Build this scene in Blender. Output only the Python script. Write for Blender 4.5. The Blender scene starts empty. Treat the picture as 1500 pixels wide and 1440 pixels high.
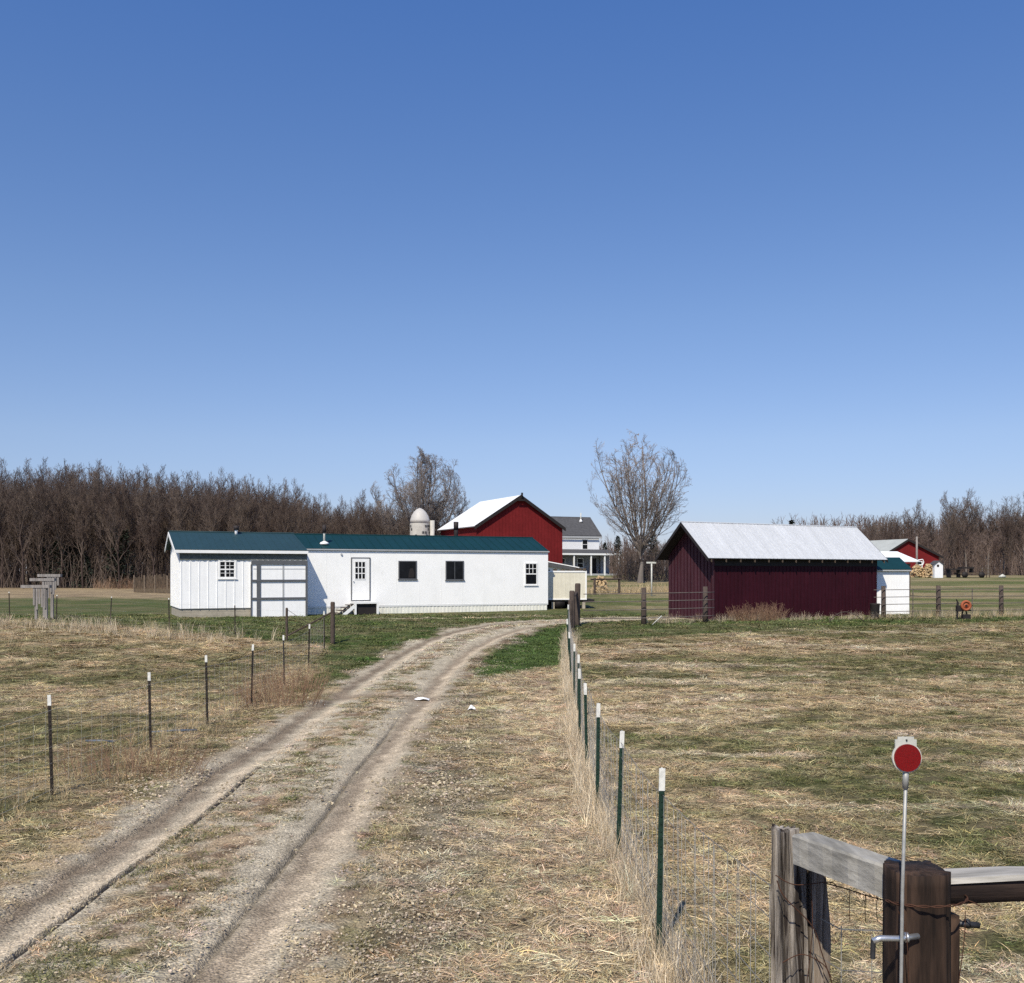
import bpy, math, random
import numpy as np
from mathutils import Vector, Matrix
S = bpy.context.scene
COL = S.collection
random.seed(7)
R = math.radians

# ---------------------------------------------------------------- camera
F, CH, PX0, HY = 1445.0, 2.8, 750.0, 840.0        # focal (photo pixels), eye height, centre column, horizon row
cam = bpy.data.cameras.new('camera'); camo = bpy.data.objects.new('camera', cam); COL.objects.link(camo)
camo.location = (0, 0, CH); camo.rotation_euler = (R(90), 0, 0)
cam.sensor_fit = 'HORIZONTAL'; cam.sensor_width = 36; cam.lens = 36*F/1500; cam.shift_y = 120/1500
cam.clip_start = .1; cam.clip_end = 8000
S.camera = camo

# ---------------------------------------------------------------- light
PHI, EL = R(18), R(49.5)
W = bpy.data.worlds.new('World'); S.world = W; W.use_nodes = True
nt = W.node_tree; bg = nt.nodes['Background']
sky = nt.nodes.new('ShaderNodeTexSky'); sky.sky_type = 'NISHITA'; sky.sun_disc = False
sky.sun_elevation = EL; sky.sun_rotation = R(180)+PHI
sky.air_density = 1.0; sky.dust_density = .35; sky.ozone_density = 2.2; sky.altitude = 200
# deeper, cleaner blue towards the zenith than the bare model gives
_tc = nt.nodes.new('ShaderNodeTexCoord'); _sp = nt.nodes.new('ShaderNodeSeparateXYZ'); _rp = nt.nodes.new('ShaderNodeValToRGB'); _mx = nt.nodes.new('ShaderNodeMix')
_mx.data_type = 'RGBA'; _mx.blend_type = 'MULTIPLY'; _mx.inputs[0].default_value = 1
while len(_rp.color_ramp.elements) < 5: _rp.color_ramp.elements.new(.5)
for _e, (_p, _c) in zip(_rp.color_ramp.elements, ((0, (.60, .62, .89)), (.13, (.84, .835, .99)), (.25, (.84, .91, 1.09)), (.38, (.75, .92, 1.2)), (.5, (.65, .92, 1.33)))): _e.position = _p; _e.color = (*_c, 1)
nt.links.new(_tc.outputs['Generated'], _sp.inputs[0]); nt.links.new(_sp.outputs['Z'], _rp.inputs[0])
nt.links.new(sky.outputs[0], _mx.inputs[6]); nt.links.new(_rp.outputs[0], _mx.inputs[7]); nt.links.new(_mx.outputs[2], bg.inputs[0]); bg.inputs[1].default_value = .115
sun = bpy.data.lights.new('sun', 'SUN'); sun.energy = 5.0; sun.angle = R(.53); sun.color = (1, .915, .75)
suno = bpy.data.objects.new('sun', sun); COL.objects.link(suno); suno.location = (-20, -30, 60)
suno.rotation_euler = Vector((math.sin(PHI)*math.cos(EL), math.cos(PHI)*math.cos(EL), -math.sin(EL))).to_track_quat('-Z', 'Y').to_euler()
S.view_settings.view_transform = 'Standard'; S.view_settings.look = 'None'
S.view_settings.exposure = 0
S.render.engine = 'CYCLES'
S.cycles.max_bounces = 5; S.cycles.diffuse_bounces = 2; S.cycles.glossy_bounces = 2
S.cycles.transparent_max_bounces = 6
S.cycles.use_denoising = False

# ---------------------------------------------------------------- noise and terrain
def _hash(ix, iy, s):
    n = (ix.astype(np.int64)*374761393 + iy.astype(np.int64)*668265263 + s*982451653) & 0xffffffff
    n = ((n ^ (n >> 13))*1274126177) & 0xffffffff
    n = n ^ (n >> 16)
    return (n & 0xffff)/65535.0
def vnoise(x, y, s=0):
    x = np.asarray(x, float); y = np.asarray(y, float)
    ix = np.floor(x); iy = np.floor(y); fx = x-ix; fy = y-iy
    fx = fx*fx*(3-2*fx); fy = fy*fy*(3-2*fy)
    a = _hash(ix, iy, s); b = _hash(ix+1, iy, s); c = _hash(ix, iy+1, s); d = _hash(ix+1, iy+1, s)
    return (a*(1-fx)+b*fx)*(1-fy)+(c*(1-fx)+d*fx)*fy
def fbm(x, y, s=0, o=4):
    v = 0; a = .5; t = 0
    for i in range(o):
        v = v+a*vnoise(x*2**i+i*17.3, y*2**i-i*9.1, s+i); t += a; a *= .55
    return v/t
def sst(a, b, x):
    t = np.clip((np.asarray(x, float)-a)/(b-a), 0, 1); return t*t*(3-2*t)
# driveway centre line
CLP = [(-3.0, -3), (-3.0, 4), (-3.02, 12), (-3.02, 19), (-2.95, 24), (-2.75, 29), (-2.2, 33.5), (-1.2, 37.5), (.4, 41), (2.6, 43.6), (5.2, 45.2), (8.2, 46.2), (11, 47)]
def catmull(P, n=40):
    out = []
    Q = [P[0]]+P+[P[-1]]
    for i in range(1, len(Q)-2):
        p0, p1, p2, p3 = [np.array(q, float) for q in Q[i-1:i+3]]
        for k in range(n):
            t = k/n
            out.append(.5*((2*p1)+(-p0+p2)*t+(2*p0-5*p1+4*p2-p3)*t*t+(-p0+3*p1-3*p2+p3)*t**3))
    out.append(np.array(P[-1], float))
    return np.array(out)
_c = catmull(CLP)
_s = np.concatenate([[0], np.cumsum(np.hypot(*np.diff(_c, axis=0).T))])
def cl_at(s):
    x = np.interp(s, _s, _c[:, 0]); y = np.interp(s, _s, _c[:, 1])
    e = .3
    dx = np.interp(s+e, _s, _c[:, 0])-np.interp(s-e, _s, _c[:, 0]); dy = np.interp(s+e, _s, _c[:, 1])-np.interp(s-e, _s, _c[:, 1])
    l = np.hypot(dx, dy)+1e-9
    return x, y, dx/l, dy/l
CS = np.arange(0, _s[-1], .25); cx_, cy_, ctx, cty = cl_at(CS)
def drive_u(x, y):
    """signed distance from the driveway centre line (right positive) and length along it"""
    x = np.asarray(x, float).ravel(); y = np.asarray(y, float).ravel()
    u = np.full(x.shape, 99.0); s = np.zeros(x.shape)
    m = (y < 52) & (np.abs(x) < 18)
    idx = np.nonzero(m)[0]
    for k in range(0, len(idx), 20000):
        j = idx[k:k+20000]
        d2 = (x[j][:, None]-cx_[None])**2+(y[j][:, None]-cy_[None])**2
        q = d2.argmin(1)
        dx = x[j]-cx_[q]; dy = y[j]-cy_[q]
        u[j] = dx*cty[q]-dy*ctx[q]; s[j] = CS[q]+dx*ctx[q]+dy*cty[q]
        far = np.sqrt(d2.min(1)) > np.abs(u[j])+.3
        u[j] = np.where(far, 99, u[j])
    return u, s
DW = 1.95
def base_z(x, y):
    x = np.asarray(x, float); y = np.asarray(y, float)
    z = .72*sst(25, 43, y)
    z = z+1.15*sst(6.4, -.5, y)
    r = sst(-22, 2, x-(y-60)*.02)
    z = z+1.8*np.clip((y-52)/74, 0, 1)**1.1*r
    z = z+.25*sst(60, 130, y)*(1-r)
    z = z+(fbm(x*.22, y*.22, 5, 3)-.5)*.16*sst(4, 10, y)*(1-.6*sst(40, 50, y))
    return z
def bumps(x, y):
    return (fbm(x*2.3, y*2.3, 31, 3)-.5)*.07*sst(60, 30, y)
def rut(u, s):
    w = (vnoise(s*.35, s*0, 71)-.5)*.10
    z = -.055*np.exp(-((u+.95+w)/.30)**2)-.06*np.exp(-((u-.98+w)/.34)**2)
    g = sst(24, 20, s)
    z = z-.20*np.exp(-(np.abs(u+.615+w*.6)/.036)**4)*sst(19, 15.5, s)*sst(.15, .55, vnoise(s*.7, s*0, 8)+.35*(s < 12))
    z = z-.042*np.exp(-((u-.80+w*.5)/.030)**2)*g*(.5+.5*vnoise(s*1.3, s*0, 9))
    z = z-.02*np.exp(-((u+1.15+w)/.03)**2)*g
    return z
def ground_z(x, y, under=False):
    shp = np.shape(x); x = np.ravel(np.asarray(x, float)); y = np.ravel(np.asarray(y, float))
    u, s = drive_u(x, y)
    inn = sst(DW+.1, DW-.25, np.abs(u))*sst(57.5, 55, s)*1.0
    z = base_z(x, y)+bumps(x, y)*(1-.85*inn)
    if under: z = z-.22*sst(DW-.02, DW-.3, np.abs(u))
    else: z = z+rut(u, s)*inn
    return z.reshape(shp)
def gz(x, y): return float(ground_z(np.array([x]), np.array([y]))[0])

# palette (real-world albedo)
STRAW = np.array([.50, .385, .23]); STRAW2 = np.array([.30, .225, .145]); PALE = np.array([.56, .46, .325])
OLIVE = np.array([.115, .125, .042]); GREEN = np.array([.060, .098, .024]); BROWN = np.array([.15, .105, .068])
SAND = np.array([.50, .41, .295]); SANDD = np.array([.27, .21, .15]); GREY = np.array([.43, .375, .28]); RED = np.array([.235, .125, .08])
def mix(a, b, t): t = np.asarray(t)[..., None]; return a*(1-t)+b*t
LAWN_L = [(-60, 44), (-22, 43), (-19.5, 42), (-13.2, 38), (-10.1, 36), (-6.3, 33.6), (-5.6, 27.5), (-5.2, 23.5)]
def zones(x, y):
    x = np.ravel(x); y = np.ravel(y)
    u, s = drive_u(x, y)
    wob = (fbm(x*.5, y*.5, 3, 3)-.5)
    ly = np.interp(x, [p[0] for p in LAWN_L], [p[1] for p in LAWN_L])
    lawn = sst(-.6, .8, y-ly+wob*3.)*sst(-4.2, -5.0, x-.35*np.clip(y-24, 0, 40)-np.clip(y-33, 0, 40)*2+wob*1.2)
    lawn = np.maximum(lawn, sst(-.3, .5, y-ly+wob*2)*sst(0, .6, -u-1.4)*(np.abs(u) < 50))
    behind = sst(46.5, 48, y+wob*2)
    lawn = np.maximum(lawn, behind*sst(22, 14, np.abs(x)*.0+np.abs(x-2)*.5))
    patch = sst(.0, .5, u-1.35+wob*.6)*sst(0, 1.0, y-26.6-x*.9+wob*2.0)*sst(2.0, 1.55, x-.04*(y-30)+wob*.4)*(y < 46)*(u < 60)
    lawn = np.maximum(lawn, patch*1.0)
    return lawn, patch, behind, u, s
def ground_col(x, y, fine=True):
    shp = np.shape(x); x = np.ravel(np.asarray(x, float)); y = np.ravel(np.asarray(y, float))
    lawn, patch, behind, u, s = zones(x, y)
    a = fbm(x*.33, y*.62, 11, 4); b = fbm(x*.9, y*2.0, 23, 4); c = fbm(x*3.5, y*5., 37, 3)
    gmix = sst(.45, .57, a*.62+b*.38)
    lb = (1.2*np.exp(-((y-17.-(a-.5)*5)/1.9)**2)+.9*np.exp(-((y-26-(a-.5)*6)/2.2)**2)+.5*np.exp(-((y-12.5)/1.)**2))*sst(-5.6, -6.6, x)
    gmix = np.clip(gmix*.85+lb*.8, 0, 1)                       # 0 straw 1 olive
    col = mix(STRAW, OLIVE, gmix*.85)
    col = mix(col, STRAW2, sst(.45, .65, c)*.6)
    col = mix(col, PALE, sst(.58, .72, b)*.55*(1-gmix))
    # right-hand field: greener band near the middle, straw streaks
    rf = sst(1.2, 1.8, x)*(1-behind)
    g2 = sst(.38, .58, fbm(x*.16, y*.36, 51, 4)*.55+b*.45+.07*np.sin(y*.55))
    colr = mix(mix(STRAW*.95, OLIVE*1.15, g2*.95), STRAW2, sst(.4, .62, c)*.5)
    colr = mix(colr, PALE, sst(.60, .70, fbm(x*.25, y*1.6, 77, 3))*.7)
    green_edge = sst(36, 39, y)*rf
    colr = mix(colr, OLIVE*1.05, green_edge*.4)
    col = mix(col, colr, rf)
    # verge between driveway and right fence
    v = sst(1.6, 2.4, u)*sst(1.5, 1.1, x)*(u < 50)*(1-patch)
    colv = mix(mix(STRAW*.98, PALE, sst(.4, .6, b)), mix(BROWN*1.6, OLIVE*1.2, c), sst(.45, .62, a*.5+c*.5)*.8)
    colv = mix(colv, mix(BROWN*1.6, GREY*1.15, sst(.35, .6, c)), sst(3.3, 2.0, u+(a-.5)*1.5)*sst(19, 13, y)*.85)
    colv = mix(colv, np.array([.54, .415, .275]), sst(-.9, .7, x)*.75)
    col = mix(col, colv, v)
    # left verge between driveway and left fence
    lv = sst(-1.6, -2.0, u)*sst(-5.9, -5.3, x)*(u > -50)*(y < 34)
    colx = mix(mix(OLIVE*1.25, STRAW2, sst(.3, .7, c)), BROWN*1.5, sst(.45, .6, b)*.6)
    colx = mix(colx, STRAW, sst(.5, .66, a)*.5)
    col = mix(col, colx, lv*.8)
    gc = mix(mix(GREEN*1.1, OLIVE*.95, sst(.3, .65, b)*.7), STRAW2*.8, np.clip(sst(.5, .75, c)*.35+sst(.42, .62, a)*.22+behind*.05, 0, 1))
    gc = mix(gc, np.array([.078, .116, .032]), patch)
    col = mix(col, gc, lawn)
    # straw band before the far wood on the left, olive pasture far right
    far = sst(76, 84, y+(a-.5)*16)*sst(-2, -14, x)
    col = mix(col, mix(STRAW*.8, STRAW2*.8, sst(.35, .65, b)), far)
    fr = sst(50, 56, y)*sst(3, 8, x)
    col = mix(col, mix(mix(OLIVE*1.2, GREEN*1.1, .25), STRAW*.72, sst(.30, .62, fbm(x*.12, y*.3, 61, 4))*.85), fr*.9)
    col = col*(.72+.56*c)[:, None]
    # light worn strip in front of the long white building
    ws = np.exp(-((y-(44.6+.44*(x+6))-(a-.5)*.8)/.33)**2)*sst(-8, -5, x)*sst(3.5, 1, x)
    col = mix(col, SAND*1.0, np.clip(ws*.85, 0, 1))
    # driveway
    bi = fbm(x*1.1, y*.9, 123, 4); ci = fbm(x*4.5, y*4., 137, 3)
    dm = sst(DW+.02, DW-.40, np.abs(u-.14)+(bi-.5)*1.5+(ci-.5)*.5)*sst(57, 53, s)*(np.abs(u) < 9)
    w = (vnoise(s*.35, s*0, 71)-.5)*.10
    uu = u+w+(ci-.5)*.22+(bi-.5)*.12
    d = mix(mix(BROWN*1.35, OLIVE*1.35, sst(.4, .6, bi)), STRAW2*1.25, sst(.42, .58, ci))     # middle strip
    d = mix(d, GREY*1.08, sst(.38, .58, fbm(x*5, y*5, 91, 3)*.6+bi*.4)*.85)
    far_m = sst(22, 30, s)
    lt = sst(.74, .44, np.abs(uu+1.02)-.1*far_m); rt = sst(.80, .48, np.abs(uu-1.02)-.12*far_m)
    dl = mix(GREY*1.05, SANDD*.80, np.exp(-((uu+1.10)/.17)**2)*.95)
    dl = mix(dl, SAND*1.15, np.exp(-((uu+.76)/.12)**2)*.9)
    dr = mix(GREY*1.05, SANDD*.98, np.exp(-((uu-1.0)/.22)**2)*.9)
    dr = mix(dr, SAND*1.12, np.exp(-((uu-1.16)/.13)**2)*.85)
    d = mix(d, dl, lt); d = mix(d, dr, rt)
    bank = sst(1.25, 1.65, np.abs(u)+(bi-.5)*.5)
    d = mix(d, mix(GREY*.8, BROWN*1.4, sst(.38, .56, ci*.6+bi*.4)), bank*.85)
    d = mix(d, SANDD, np.exp(-((s-25.7+u*.25)/.55)**2)*sst(-.3, .5, 1.6-np.abs(u))*.9)      # damp dip across the tracks
    d = d*(.66+.68*fbm(x*7, y*5, 15, 3))[:, None]
    d = d*(1-.62*np.exp(-((u+.615+w*.6)/.040)**4)*sst(19, 15.5, s))[:, None]*(1-.35*np.exp(-((u-.80+w*.5)/.04)**2)*sst(24, 18, s))[:, None]   # shade of the grooves painted into the soil colour
    col = mix(col, d, dm)
    return np.clip(col, .01, .9).reshape(shp+(3,))

# ---------------------------------------------------------------- node helpers
def newmat(name, rough=.85, spec=.3, metal=0.0):
    m = bpy.data.materials.new(name); m.use_nodes = True
    b = m.node_tree.nodes['Principled BSDF']
    b.inputs['Roughness'].default_value = rough; b.inputs['Specular IOR Level'].default_value = spec
    b.inputs['Metallic'].default_value = metal
    return m, m.node_tree, b
def N(nt, t, **kw):
    n = nt.nodes.new(t)
    for k, v in kw.items(): setattr(n, k, v)
    return n
def noise(nt, vec, scale, detail=4, rough=.55):
    n = N(nt, 'ShaderNodeTexNoise'); n.inputs['Scale'].default_value = scale
    n.inputs['Detail'].default_value = detail; n.inputs['Roughness'].default_value = rough
    nt.links.new(vec, n.inputs['Vector']); return n.outputs['Fac']
def ramp(nt, fac, stops):
    r = N(nt, 'ShaderNodeValToRGB'); e = r.color_ramp.elements
    while len(e) < len(stops): e.new(.5)
    for i, (p, c) in enumerate(stops):
        e[i].position = p; e[i].color = (c, c, c, 1) if isinstance(c, (int, float)) else (*c, 1)
    nt.links.new(fac, r.inputs[0]); return r.outputs[0]
def mulc(nt, a, b, f=1.0, mode='MULTIPLY'):
    m = N(nt, 'ShaderNodeMix', data_type='RGBA', blend_type=mode)
    if isinstance(f, float): m.inputs[0].default_value = f
    else: nt.links.new(f, m.inputs[0])
    for i, v in ((6, a), (7, b)):
        if isinstance(v, tuple): m.inputs[i].default_value = (*v, 1)
        else: nt.links.new(v, m.inputs[i])
    return m.outputs[2]
def bump(nt, b, h, dist=.02, strength=1.0):
    n = N(nt, 'ShaderNodeBump'); n.inputs['Distance'].default_value = dist; n.inputs['Strength'].default_value = strength
    nt.links.new(h, n.inputs['Height']); nt.links.new(n.outputs[0], b.inputs['Normal'])
def coords(nt, scale=(1, 1, 1), kind='Object'):
    t = N(nt, 'ShaderNodeTexCoord'); m = N(nt, 'ShaderNodeMapping'); m.inputs['Scale'].default_value = scale
    nt.links.new(t.outputs[kind], m.inputs[0]); return m.outputs[0]
def simple(name, col, rough=.8, spec=.3, metal=0., var=.25, scale=3., stretch=(1, 1, 1), bmp=0., streak=0., dirt=None, bscale=None):
    """colour broken up by two noises, with optional vertical streaks, dirt and bump"""
    m, nt, b = newmat(name, rough, spec, metal)
    v = coords(nt, stretch)
    n1 = noise(nt, v, scale, 6, .6); n2 = noise(nt, v, scale*7, 4, .6)
    f1 = ramp(nt, n1, [(.3, 1-var), (.7, 1+var*.6)]); f2 = ramp(nt, n2, [(.3, 1-var*.6), (.7, 1+var*.4)])
    c = mulc(nt, (col[0], col[1], col[2]), f1); c = mulc(nt, c, f2)
    if streak:
        vs = coords(nt, (9, 9, .5)); c = mulc(nt, c, ramp(nt, noise(nt, vs, 1.5, 5), [(.35, 1-streak), (.6, 1.0)]))
    if dirt:
        vd = coords(nt, (1.3, 1.3, .9)); c = mulc(nt, c, dirt, ramp(nt, noise(nt, vd, 1.1, 8, .7), [(.52, 0.0), (.75, .8)]), 'MIX')
    nt.links.new(c, b.inputs['Base Color'])
    if bmp: bump(nt, b, noise(nt, v, bscale or scale*5, 6, .65), bmp)
    return m
M = {}
M['white_trailer'] = simple('painted_siding', (.93, .93, .92), .6, .3, var=.035, scale=1.2, bmp=.0012, dirt=(.80, .80, .78))
M['white_panel'] = simple('ribbed_steel_white', (.93, .93, .93), .45, .4, var=.04, scale=1., bmp=.002, streak=.05)
M['skirt'] = simple('skirting_panel', (.86, .85, .77), .6, .3, var=.08, scale=2, streak=.14)
M['white_trim'] = simple('white_trim_paint', (.85, .85, .84), .5, .4, var=.06, scale=3)
M['cream'] = simple('cream_panel', (.72, .68, .56), .55, .3, var=.10, scale=1.2, streak=.12, dirt=(.6, .56, .44))
M['teal'] = simple('teal_roof_steel', (.006, .037, .043), .5, .25, var=.12, scale=.9, streak=.1)
M['teal_blue'] = simple('blue_teal_roof_steel', (.020, .052, .062), .55, .3, var=.1, scale=.9, streak=.1)
M['roof_white'] = simple('galvanised_roof', (.55, .57, .60), .6, .35, var=.10, scale=.8, stretch=(4, .5, .5), streak=.12)
M['roof_bright'] = simple('white_roof_steel', (.86, .87, .88), .5, .4, var=.05, scale=.8)
M['roof_grey'] = simple('grey_shingles', (.085, .085, .09), .9, .2, var=.25, scale=3, bmp=.01)
M['roof_pale'] = simple('pale_grey_steel', (.42, .44, .42), .6, .3, var=.12, scale=1)
M['maroon'] = simple('maroon_steel', (.040, .0062, .013), .6, .15, var=.18, scale=.7, streak=.25)
M['maroon_lit'] = simple('maroon_gable_lit', (.066, .0235, .033), .65, .2, var=.2, scale=.9, streak=.3)  # shed maroon made lighter: light on the gable put into its colour
M['barn_red'] = simple('barn_red_siding', (.175, .017, .019), .8, .12, var=.18, scale=.5, streak=.15)
M['dark_trim'] = simple('dark_trim', (.022, .018, .018), .7, .3, var=.2)
M['shadow_wood'] = simple('raw_soffit_wood', (.10, .075, .055), .85, .2, var=.2, scale=3)
M['grey_frame'] = simple('grey_door_frame', (.105, .11, .12), .6, .4, var=.15, scale=3)
M['grey_trim'] = simple('grey_fascia', (.40, .41, .42), .6, .3, var=.1)
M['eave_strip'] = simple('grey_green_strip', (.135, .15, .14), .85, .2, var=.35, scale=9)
M['block'] = simple('concrete_block', (.40, .36, .29), .95, .2, var=.2, scale=4, bmp=.01)
M['glass'] = simple('window_glass', (.010, .011, .014), .15, .18, var=.5, scale=2)
M['post_green'] = simple('green_steel_post', (.010, .034, .022), .55, .4, var=.35, scale=14)
M['post_dark'] = simple('rusty_black_post', (.028, .022, .018), .7, .3, var=.4, scale=14)
M['post_white'] = simple('white_post_tip', (.70, .70, .66), .7, .2, var=.25, scale=20)
M['wire'] = simple('galvanised_wire', (.33, .32, .30), .6, .3, .2, var=.3, scale=10)
M['rust'] = simple('rusty_wire', (.075, .035, .022), .85, .2, var=.4, scale=20)
M['steel'] = simple('zinc_steel', (.62, .63, .64), .35, .6, .8, var=.15, scale=12)
M['rod'] = simple('dull_galvanised_rod', (.36, .36, .345), .5, .4, .25, var=.2, scale=30)
M['steel_dark'] = simple('dark_steel', (.06, .06, .065), .5, .5, .6, var=.3, scale=12)
M['pipe'] = simple('dark_pipe_rail', (.15, .125, .115), .7, .3, var=.4, scale=6)
M['rail_wood'] = simple('brown_rail_wood', (.085, .065, .055), .85, .2, var=.35, scale=5)
M['chimney'] = simple('sooty_pipe', (.035, .028, .028), .7, .3, var=.3)
M['silo'] = simple('silo_staves', (.52, .50, .46), .85, .2, var=.2, scale=1)
M['silo_dome'] = simple('silo_dome_steel', (.50, .48, .455), .55, .4, var=.12, scale=1)
M['grey_board'] = simple('weathered_grey_boards', (.30, .275, .26), .9, .2, var=.25, scale=4, stretch=(1, 1, .3), streak=.3)
M['picket'] = simple('old_picket_wood', (.12, .09, .065), .9, .2, var=.4, scale=3, streak=.3)
M['picket_light'] = simple('faded_picket_post', (.20, .155, .115), .9, .2, var=.3, scale=3)
M['orange'] = simple('orange_paint', (.36, .10, .045), .75, .3, var=.25, scale=10)
M['tan'] = simple('split_firewood', (.58, .42, .24), .85, .2, var=.45, scale=5, bmp=.03)
M['paper'] = simple('white_scrap', (.85, .85, .85), .6, .3, var=.08)
M['bluepipe'] = simple('blue_grey_plastic', (.10, .125, .16), .5, .4, var=.15)
M['pvc'] = simple('pale_pvc', (.55, .55, .50), .5, .3, var=.2, scale=8)
M['house_white'] = simple('house_clapboard', (.80, .81, .83), .7, .3, var=.06, scale=1)
M['house_shade'] = simple('porch_wall_shaded', (.30, .31, .33), .8, .2, var=.1, scale=1)  # house white darkened, the porch's shade put into the colour
# wood with long grain
def wood(name, dark, light, rough=.85, grain=(26, 26, 2.2), k=.5, bd=.012):
    m, nt, b = newmat(name, rough, .25)
    v = coords(nt, grain); n = noise(nt, v, 1.0, 8, .65)
    v2 = coords(nt, (grain[0]*.25, grain[1]*.25, grain[2]*.5)); n2 = noise(nt, v2, 1.0, 4, .6)
    c = mulc(nt, dark, light, ramp(nt, n, [(k-.12, 0.0), (k+.12, 1.0)]), 'MIX')
    c = mulc(nt, c, ramp(nt, n2, [(.3, .55), (.7, 1.2)]))
    nt.links.new(c, b.inputs['Base Color']); bump(nt, b, n, bd); return m
M['weathered'] = wood('weathered_split_log', (.035, .026, .022), (.56, .50, .44), grain=(22, 22, 1.6), k=.51, bd=.03)
M['weathered_dark'] = wood('dark_gnarled_log', (.030, .024, .020), (.34, .28, .23), grain=(22, 22, 1.6), k=.52, bd=.010)
M['treated'] = wood('brown_treated_post', (.020, .012, .009), (.080, .048, .033), k=.5, bd=.008)
M['rail_grey'] = wood('grey_weathered_timber', (.30, .285, .25), (.46, .44, .395), grain=(22, 3, 24), k=.5, bd=.006)
M['rail_dark'] = wood('dark_round_rail', (.022, .014, .012), (.07, .045, .035), grain=(2, 22, 22), k=.5, bd=.008)
M['rail_pale'] = wood('lit_rail_top', (.38, .36, .32), (.60, .57, .52), grain=(3, 24, 24), k=.45, bd=.004)  # light on the rail's upper face put into the colour
# red lens with a fine reflective cell pattern
m, nt, b = newmat('red_reflector_lens', .25, .6)
vo = N(nt, 'ShaderNodeTexVoronoi'); vo.inputs['Scale'].default_value = 420; nt.links.new(coords(nt), vo.inputs['Vector'])
c = mulc(nt, (.21, .001, .003), ramp(nt, vo.outputs['Distance'], [(0, 1.25), (.7, .6)])); nt.links.new(c, b.inputs['Base Color'])
M['lens'] = m
def bark(name, lo, hi):
    m, nt, b = newmat(name, .95, .1)
    g = N(nt, 'ShaderNodeNewGeometry'); s = N(nt, 'ShaderNodeMapping'); s.inputs['Scale'].default_value = (.35, .35, .18)
    nt.links.new(g.outputs['Position'], s.inputs[0])
    n = noise(nt, s.outputs[0], 1.0, 5, .6)
    nt.links.new(mulc(nt, lo, hi, ramp(nt, n, [(.35, 0.0), (.65, 1.0)]), 'MIX'), b.inputs['Base Color']); return m
M['bark_wood'] = bark('dark_bark', (.030, .021, .019), (.085, .062, .055))
M['twig_wood'] = bark('brown_twigs', (.075, .053, .046), (.165, .130, .108))
M['bark_grey'] = bark('grey_bark', (.10, .085, .078), (.22, .19, .17))
M['twig_grey'] = bark('grey_twigs', (.145, .120, .108), (.25, .215, .195))
M['twig_far'] = bark('far_twigs', (.115, .080, .070), (.19, .145, .125))
M['twig_tip'] = bark('bud_tips', (.19, .155, .14), (.32, .28, .26))
M['needles'] = bark('dark_needles', (.020, .028, .022), (.050, .062, .046))
M['bush'] = bark('red_brown_stems', (.15, .09, .06), (.32, .21, .14))

# ground material: baked zone colour broken up by clods, thatch and stones
def ground_mat():
    m, nt, b = newmat('ground_cover', .95, .12)
    at = N(nt, 'ShaderNodeAttribute'); at.attribute_name = 'col'
    v = coords(nt); vx = coords(nt, (9, 22, 9)); vy = coords(nt, (26, 8, 9))
    n1 = noise(nt, vx, 1.6, 5, .7); n2 = noise(nt, vy, 1.3, 5, .7); n3 = noise(nt, v, 55, 3, .6)
    c = mulc(nt, at.outputs['Color'], ramp(nt, n1, [(.33, .50), (.67, 1.45)]))
    c = mulc(nt, c, ramp(nt, n2, [(.33, .62), (.67, 1.32)]))
    c = mulc(nt, c, ramp(nt, n3, [(.3, .72), (.7, 1.2)]))
    vlow = coords(nt, (1.1, 3.2, 1)); c = mulc(nt, c, ramp(nt, noise(nt, vlow, 1., 6, .7), [(.3, .72), (.7, 1.25)]))
    nt.links.new(c, b.inputs['Base Color'])
    ad = N(nt, 'ShaderNodeMath', operation='ADD'); nt.links.new(n1, ad.inputs[0]); nt.links.new(n3, ad.inputs[1])
    bump(nt, b, ad.outputs[0], .03); return m
def drive_mat():
    m, nt, b = newmat('driveway_gravel', .95, .12)
    at = N(nt, 'ShaderNodeAttribute'); at.attribute_name = 'col'
    v = coords(nt); n1 = noise(nt, v, 34, 5, .7); n2 = noise(nt, v, 6, 4, .6)
    vo = N(nt, 'ShaderNodeTexVoronoi'); vo.inputs['Scale'].default_value = 48; nt.links.new(v, vo.inputs['Vector'])
    vc = N(nt, 'ShaderNodeSeparateColor'); nt.links.new(vo.outputs['Color'], vc.inputs[0])
    c = mulc(nt, at.outputs['Color'], ramp(nt, n1, [(.34, .55), (.66, 1.42)]))
    c = mulc(nt, c, ramp(nt, vc.outputs[0], [(0, .80), (1, 1.22)])); c = mulc(nt, c, ramp(nt, n2, [(.3, .85), (.7, 1.15)]))
    nt.links.new(c, b.inputs['Base Color'])
    ad = N(nt, 'ShaderNodeMath', operation='SUBTRACT'); nt.links.new(n1, ad.inputs[0]); nt.links.new(vo.outputs['Distance'], ad.inputs[1])
    bump(nt, b, ad.outputs[0], .014); return m
M['ground'] = ground_mat(); M['drive'] = drive_mat()
# blades: instancer tint times per-blade shade
def blade_mat():
    m, nt, b = newmat('grass_blade', .8, .2)
    a = N(nt, 'ShaderNodeAttribute'); a.attribute_name = 'tint'; a.attribute_type = 'INSTANCER'
    s = N(nt, 'ShaderNodeAttribute'); s.attribute_name = 'shade'
    c = mulc(nt, a.outputs['Color'], s.outputs['Color'])
    nt.links.new(c, b.inputs['Base Color']); return m
M['blade'] = blade_mat()

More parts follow.
